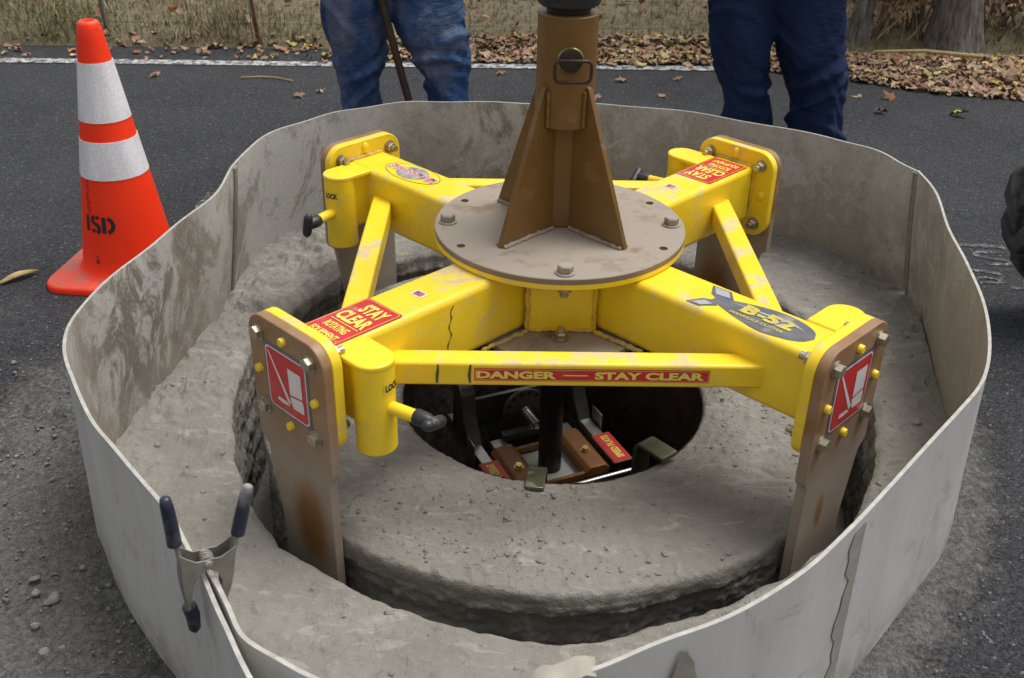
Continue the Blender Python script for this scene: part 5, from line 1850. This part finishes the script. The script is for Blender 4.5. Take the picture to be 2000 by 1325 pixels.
# leaves in the grass
P, S = [], []
for i in range(5200):
    x, y = random.uniform(-5, 5), 3.20 + random.random() ** .8 * 4
    if x < -1.6 and random.random() < .6: continue
    y += .033 * x
    P.append((x, y, float(verge_z(np.array(x), np.array(y))) + random.uniform(.01, .07))); S.append(random.uniform(.02, .06))
o = leafbatch('grass_leaves', np.array(P), np.array(S), LEAFC[:5] + [(.28, .11, .04), (.34, .14, .05)], 6, .6)
o['kind'] = 'stuff'; o['label'] = 'rust brown leaves caught in the dry grass'; o['category'] = 'leaves'
# single leaves on the open asphalt
singles = [((1.429, 2.229), .055, 'small dark curled leaf on the asphalt right of the dark jeans, nearer of three'),
           ((1.523, 2.43), .060, 'rust leaf on the asphalt below the leaf drift at the right'),
           ((1.39, 2.445), .040, 'pale scrap of leaf beside the dark jeans, below the leaf drift'),
           ((1.749, 2.209), .080, 'long orange brown leaf lying alone at the right, left of the tyre'),
           ((2.03, 2.10), .055, 'brown leaf at the far right edge of the asphalt'),
           ((-1.049, 2.287), .055, 'small tan leaf on the asphalt left of the faded jeans'),
           ((-.97, 2.36), .045, 'pale leaf nearest the faded jeans on their left side'),
           ((-.36, 2.22), .055, 'yellow leaf between the faded jeans and the iron bar, nearer one'),
           ((-.36, 2.42), .050, 'pale yellow leaf between the legs of the faded jeans, farther one'),
           ((-.191, 2.70), .055, 'brown leaf below the white line left of the brown tower'),
           ((.36, 2.62), .060, 'yellow leaf below the white line right of the brown tower'),
           ((.52, 2.40), .050, 'tan leaf on the asphalt between tower and dark jeans, nearer one'),
           ((.22, 2.33), .055, 'curled brown leaf just right of the brown tower'),
           ((.62, 2.66), .045, 'rust leaf close to the left side of the dark jeans'),
           ((-1.75, 2.55), .050, 'pale leaf on the asphalt right of the cone tip'),
           ((-2.02, 2.52), .045, 'small green yellow leaf on the asphalt left of the cone tip')]
for i, ((x, y), s_, lab) in enumerate(singles):
    o = leafbatch('fallen_leaf', np.array([(x, y, .004)]), np.array([s_ * 1.0]), LEAFY, 100 + i, .2)
    tag(o, lab, 'leaf', 'single leaves on the asphalt')
mb = MB()
vs = []
for i in range(10):
    t = i / 9
    w_ = .016 * math.sin(PI * (t * .9 + .08))
    x, y = -1.545 + .075 * t, .478 + .085 * t
    z = .006 + .012 * math.sin(PI * t)
    vs += [(x - w_ * .7, y + w_ * .7, z), (x, y, z + .006), (x + w_ * .7, y - w_ * .7, z)]
mb.add(vs, [(3 * i + j, 3 * i + j + 1, 3 * i + j + 4, 3 * i + j + 3) for i in range(9) for j in range(2)])
o = mk('husk', mb, 'straw', None, 60, fix=False)
so = o.modifiers.new('thickness', 'SOLIDIFY'); so.thickness = .002
tag(o, 'tan dried husk lying on the asphalt at the left edge', 'husk')
mb = MB(); mb.tube([(-1.36, 2.535, .008), (-1.28, 2.55, .009), (-1.20, 2.545, .008), (-1.12, 2.50, .007)], .0038, 6)
tag(mk('twig', mb, 'straw', None, 60), 'pale twig lying on the asphalt left of the faded jeans', 'twig')
mb = MB(); mb.tube([(1.62, 3.02, .06), (1.85, 2.99, .075), (2.10, 2.90, .075)], [.006, .009, .011], 8)
tag(mk('stalk', mb, 'straw', None, 60), 'long yellow stalk lying on the leaf drift below the tree', 'stalk')
mb = MB(); mb.tube([(.80, 2.62, .02), (.88, 2.66, .03), (.96, 2.72, .04)], [.005, .007, .006], 7)
tag(mk('twig', mb, 'twig', None, 60), 'brown twig on the asphalt between the legs of the dark jeans', 'twig')

# ------------------------------------------------------------------ grass
def grass(name, n, xr, yr, hfun, cols, seed, label):
    r = np.random.default_rng(seed)
    x = r.uniform(*xr, n); y = 3.12 + r.random(n) ** 1.2 * (yr[1] - yr[0]) + (yr[0] - 3.12) + .033 * x
    h = hfun(x, y, r)
    keep = h > .008
    x, y, h = x[keep], y[keep], h[keep]
    n = len(x)
    z = verge_z(x, y) - .005
    a = r.uniform(0, 2 * PI, n); lean = r.normal(0, 1.0, n).clip(-2.5, 2.5) * h; la = r.uniform(0, 2 * PI, n)
    w = r.uniform(.0012, .003, n)
    dx, dy = np.cos(a) * w, np.sin(a) * w
    lx, ly = np.cos(la) * lean, np.sin(la) * lean
    b = np.stack([x, y, z], 1)
    v0 = b + np.stack([-dx, -dy, 0 * x], 1); v1 = b + np.stack([dx, dy, 0 * x], 1)
    mid = b + np.stack([lx * .35, ly * .35, h * .6], 1)
    v2 = mid + np.stack([dx, dy, 0 * x], 1) * .8; v3 = mid - np.stack([dx, dy, 0 * x], 1) * .8
    v4 = b + np.stack([lx, ly, h * (1 - .3 * np.abs(lean / h))], 1)
    V = np.stack([v0, v1, v2, v3, v4], 1).reshape(-1, 3)
    o5 = 5 * np.arange(n)[:, None]
    F = np.concatenate([o5 + np.array([[0, 1, 2]]), o5 + np.array([[0, 2, 3]]), o5 + np.array([[3, 2, 4]])])
    C = np.array(cols)[r.integers(0, len(cols), n)] * r.uniform(.6, 1.3, (n, 1))
    g = np.clip(vnoise(np.stack([x * 1.7, y * 1.7, 0 * x], 1), 9) * 1.5, 0, 1)[:, None]
    C = C * (1 - .6 * g) + np.array((.14, .15, .055)) * .6 * g
    o = bulk(name, V, F, 'grass', 180, tint=np.repeat(C, 5, 0))
    o['kind'] = 'stuff'; o['label'] = label; o['category'] = 'grass'
STRAW = [(.29, .24, .14), (.24, .20, .11), (.18, .155, .07), (.14, .14, .055), (.34, .29, .18), (.21, .16, .095)]
grass('dry_grass', 70000, (-5, 5), (3.14, 6.8), lambda x, y, r: r.uniform(.012, .040, len(x)) * (1 + .6 * np.clip(-(x + 1.2), 0, 1)), STRAW, 11, 'short dry olive grass on the verge beyond the road')
grass('tall_weeds', 5000, (-5, -1.1), (3.13, 3.75), lambda x, y, r: r.uniform(.02, .20, len(x)) * np.clip(.35 + vnoise(np.stack([x * 2.5, y * 2.5, 0 * x], 1), 7), 0, 1) * np.clip((-1.1 - x) * 1.2 + .4, .2, 1), STRAW + [(.10, .12, .035), (.13, .09, .045)], 12, 'ragged olive and brown weeds behind the road edge at the left')

# ------------------------------------------------------------------ wire fence with its posts
fence = empty('wire_fence', (0, 3.16, .03)); tag(fence, 'thin rusty wire fence along the grass beyond the road', 'fence')
V_, F_ = [], []
def thinwire(p0, p1, r=.0011):
    b = len(V_)
    for p in (p0, p1):
        for a in (0, 2 * PI / 3, 4 * PI / 3):
            if abs(p1[2] - p0[2]) > .5: V_.append((p[0] + r * math.cos(a), p[1] + r * math.sin(a), p[2]))
            else: V_.append((p[0], p[1] + r * math.cos(a), p[2] + r * math.sin(a)))
    for j in range(3):
        F_.append((b + j, b + (j + 1) % 3, b + 3 + (j + 1) % 3, b + 3 + j))
for i in range(150):
    x = -4.5 + i * .06
    thinwire((x, .033 * x, 0.0), (x, .033 * x, 1.15))
for j in range(9):
    for i in range(30):
        x = -4.5 + i * .3
        thinwire((x, .033 * x, .08 + j * .13), (x + .3, .033 * (x + .3), .08 + j * .13))
wm = bulk('wire_mesh', np.array(V_), np.array(F_), 'wire', 180, parent=fence); wm['kind'] = 'stuff'
mb = MB(); mb.tube([(-1.400, -.065, -.04), (-1.450, -.065, .45), (-1.52, -.065, 1.3)], .011, 8); o = mk('fence_post', mb, 'rust', fence, 50)
mb = MB(); mb.tube([(-1.4175, -.066, .12), (-1.440, -.066, .34)], .010, 8); mk('grey_paint_band', mb, 'galv', o, 50)
mb = MB(); mb.tube([(-2.19, .04, -.02), (-2.22, .04, .4), (-2.33, .04, 1.25)], [.012, .011, .010], 8); mk('wooden_post', mb, 'bark', fence, 50)

# ------------------------------------------------------------------ trees and brush on the right
def tree(name, base, r0, lean, H, label, seed, crown_n=500, forks=4, flare=1.7):
    rs = random.Random(seed)
    t = empty(name, base)
    tag(t, label, 'tree', 'trees at the road edge')
    nz, na = 60, 48
    V = np.zeros((nz, na, 3))
    jt = np.linspace(0, 2 * PI, na, endpoint=False)
    for i in range(nz):
        f = (i / (nz - 1)) ** 1.8
        z = f * H
        r = r0 * (1 - .55 * f) * (1 + (flare - 1) * math.exp(-z / (r0 * 1.6)))
        P = np.stack([np.cos(jt) * 2.2, np.sin(jt) * 2.2, np.full(na, z * 2.0)], 1)
        fur = fbm(P * np.array((2.2, 2.2, .7)), seed, 4, .55, True)
        rr_ = r * (1 + .12 * fbm(P, seed + 3, 3) + .07 * fur + .16 * math.exp(-z / .12) * np.sin(jt * 4 + seed))
        V[i, :, 0] = lean[0] * z + rr_ * np.cos(jt); V[i, :, 1] = lean[1] * z + rr_ * np.sin(jt); V[i, :, 2] = z - .03
    bulk('trunk', V.reshape(-1, 3), gridfaces(nz, na), 'bark', 180, parent=t)
    LP_ = []
    for q in range(forks):
        a = rs.uniform(0, 2 * PI); z0 = H * rs.uniform(.55, .92)
        p0 = Vector((lean[0] * z0, lean[1] * z0, z0)); pts = [p0]
        d = Vector((math.cos(a), math.sin(a), 1.0)).normalized()
        for s_ in range(5):
            d = (d + Vector((rs.uniform(-.3, .3), rs.uniform(-.3, .3), rs.uniform(-.1, .3)))).normalized()
            pts.append(pts[-1] + d * H * .11); LP_.append(pts[-1])
        mb = MB(); mb.tube(pts, [r0 * .33 * (1 - i / 6.5) for i in range(6)], 9); mk('limb', mb, 'bark', t, 60)
    if crown_n:
        P = []
        for i in range(crown_n):
            c = rs.choice(LP_); P.append((c.x + rs.gauss(0, .28), c.y + rs.gauss(0, .28), c.z + rs.gauss(0, .25)))
        o = leafbatch('crown', np.array(P), np.full(len(P), .09), LEAFY, seed, 1.2); o.parent = t
    return t
tree('tree', (2.09, 3.27, .03), .105, (-.05, .02), 4.2, 'thick grey trunk with split bark behind the leaf drift', 21, 700, 5, 1.5)
tree('tree', (1.965, 3.46, .05), .026, (-.05, .03), 3.0, 'slim dark trunk just left of the thick grey trunk', 22, 250, 3, 1.2)
tree('tree', (1.60, 3.30, .03), .050, (.10, .02), 2.6, 'low grey trunk beside the dark jeans at the verge', 23, 250, 3, 1.4)

def shrub(base, n, spread, H, label, seed, leaves):
    rs = random.Random(seed)
    t = empty('shrub', base); tag(t, label, 'shrub', 'leafless brush at the road edge')
    LP_ = []
    for q in range(n):
        x0, y0 = rs.uniform(-spread, spread), rs.uniform(-.12, .12)
        p = Vector((x0, y0, -.02)); d = Vector((rs.gauss(0, .45), rs.gauss(0, .25), 1)).normalized(); pts = [p]
        hh = H * rs.uniform(.45, 1.1)
        for s_ in range(6):
            d = (d + Vector((rs.gauss(0, .20), rs.gauss(0, .14), .08))).normalized()
            pts.append(pts[-1] + d * hh / 6)
            if s_ > 0: LP_.append(pts[-1])
        r_ = rs.choice([.0035, .005, .007])
        mb = MB(); mb.tube(pts, [r_ * (1 - i / 8) for i in range(7)], 5); mk('stem', mb, rs.choice(['twig', 'twig', 'straw']), t, 60)
    P = [(c.x + rs.gauss(0, .05), c.y + rs.gauss(0, .05), max(.01, c.z + rs.gauss(0, .05))) for c in [rs.choice(LP_) for _ in range(leaves)]]
    o = leafbatch('dead_leaves', np.array(P), np.array([rs.uniform(.03, .065) for _ in P]), LEAFC, seed, 1.3); o.parent = t; o['kind'] = 'stuff'
shrub((1.78, 3.37, .03), 42, .24, .75, 'tangled bare brush with curled leaves between the grey trunks', 31, 260)
shrub((2.52, 3.42, .03), 55, .30, .80, 'dense brown brush right of the thick grey trunk', 32, 420)
shrub((3.15, 3.45, .03), 45, .30, .85, 'brown brush farthest right at the frame edge', 33, 380)
shrub((1.15, 3.62, .06), 9, .30, .80, 'sparse bare twigs left of the dark jeans beyond the road', 34, 20)
shrub((2.2, 3.85, .10), 80, .80, 1.0, 'taller tangled brush behind the thick grey trunk', 35, 700)
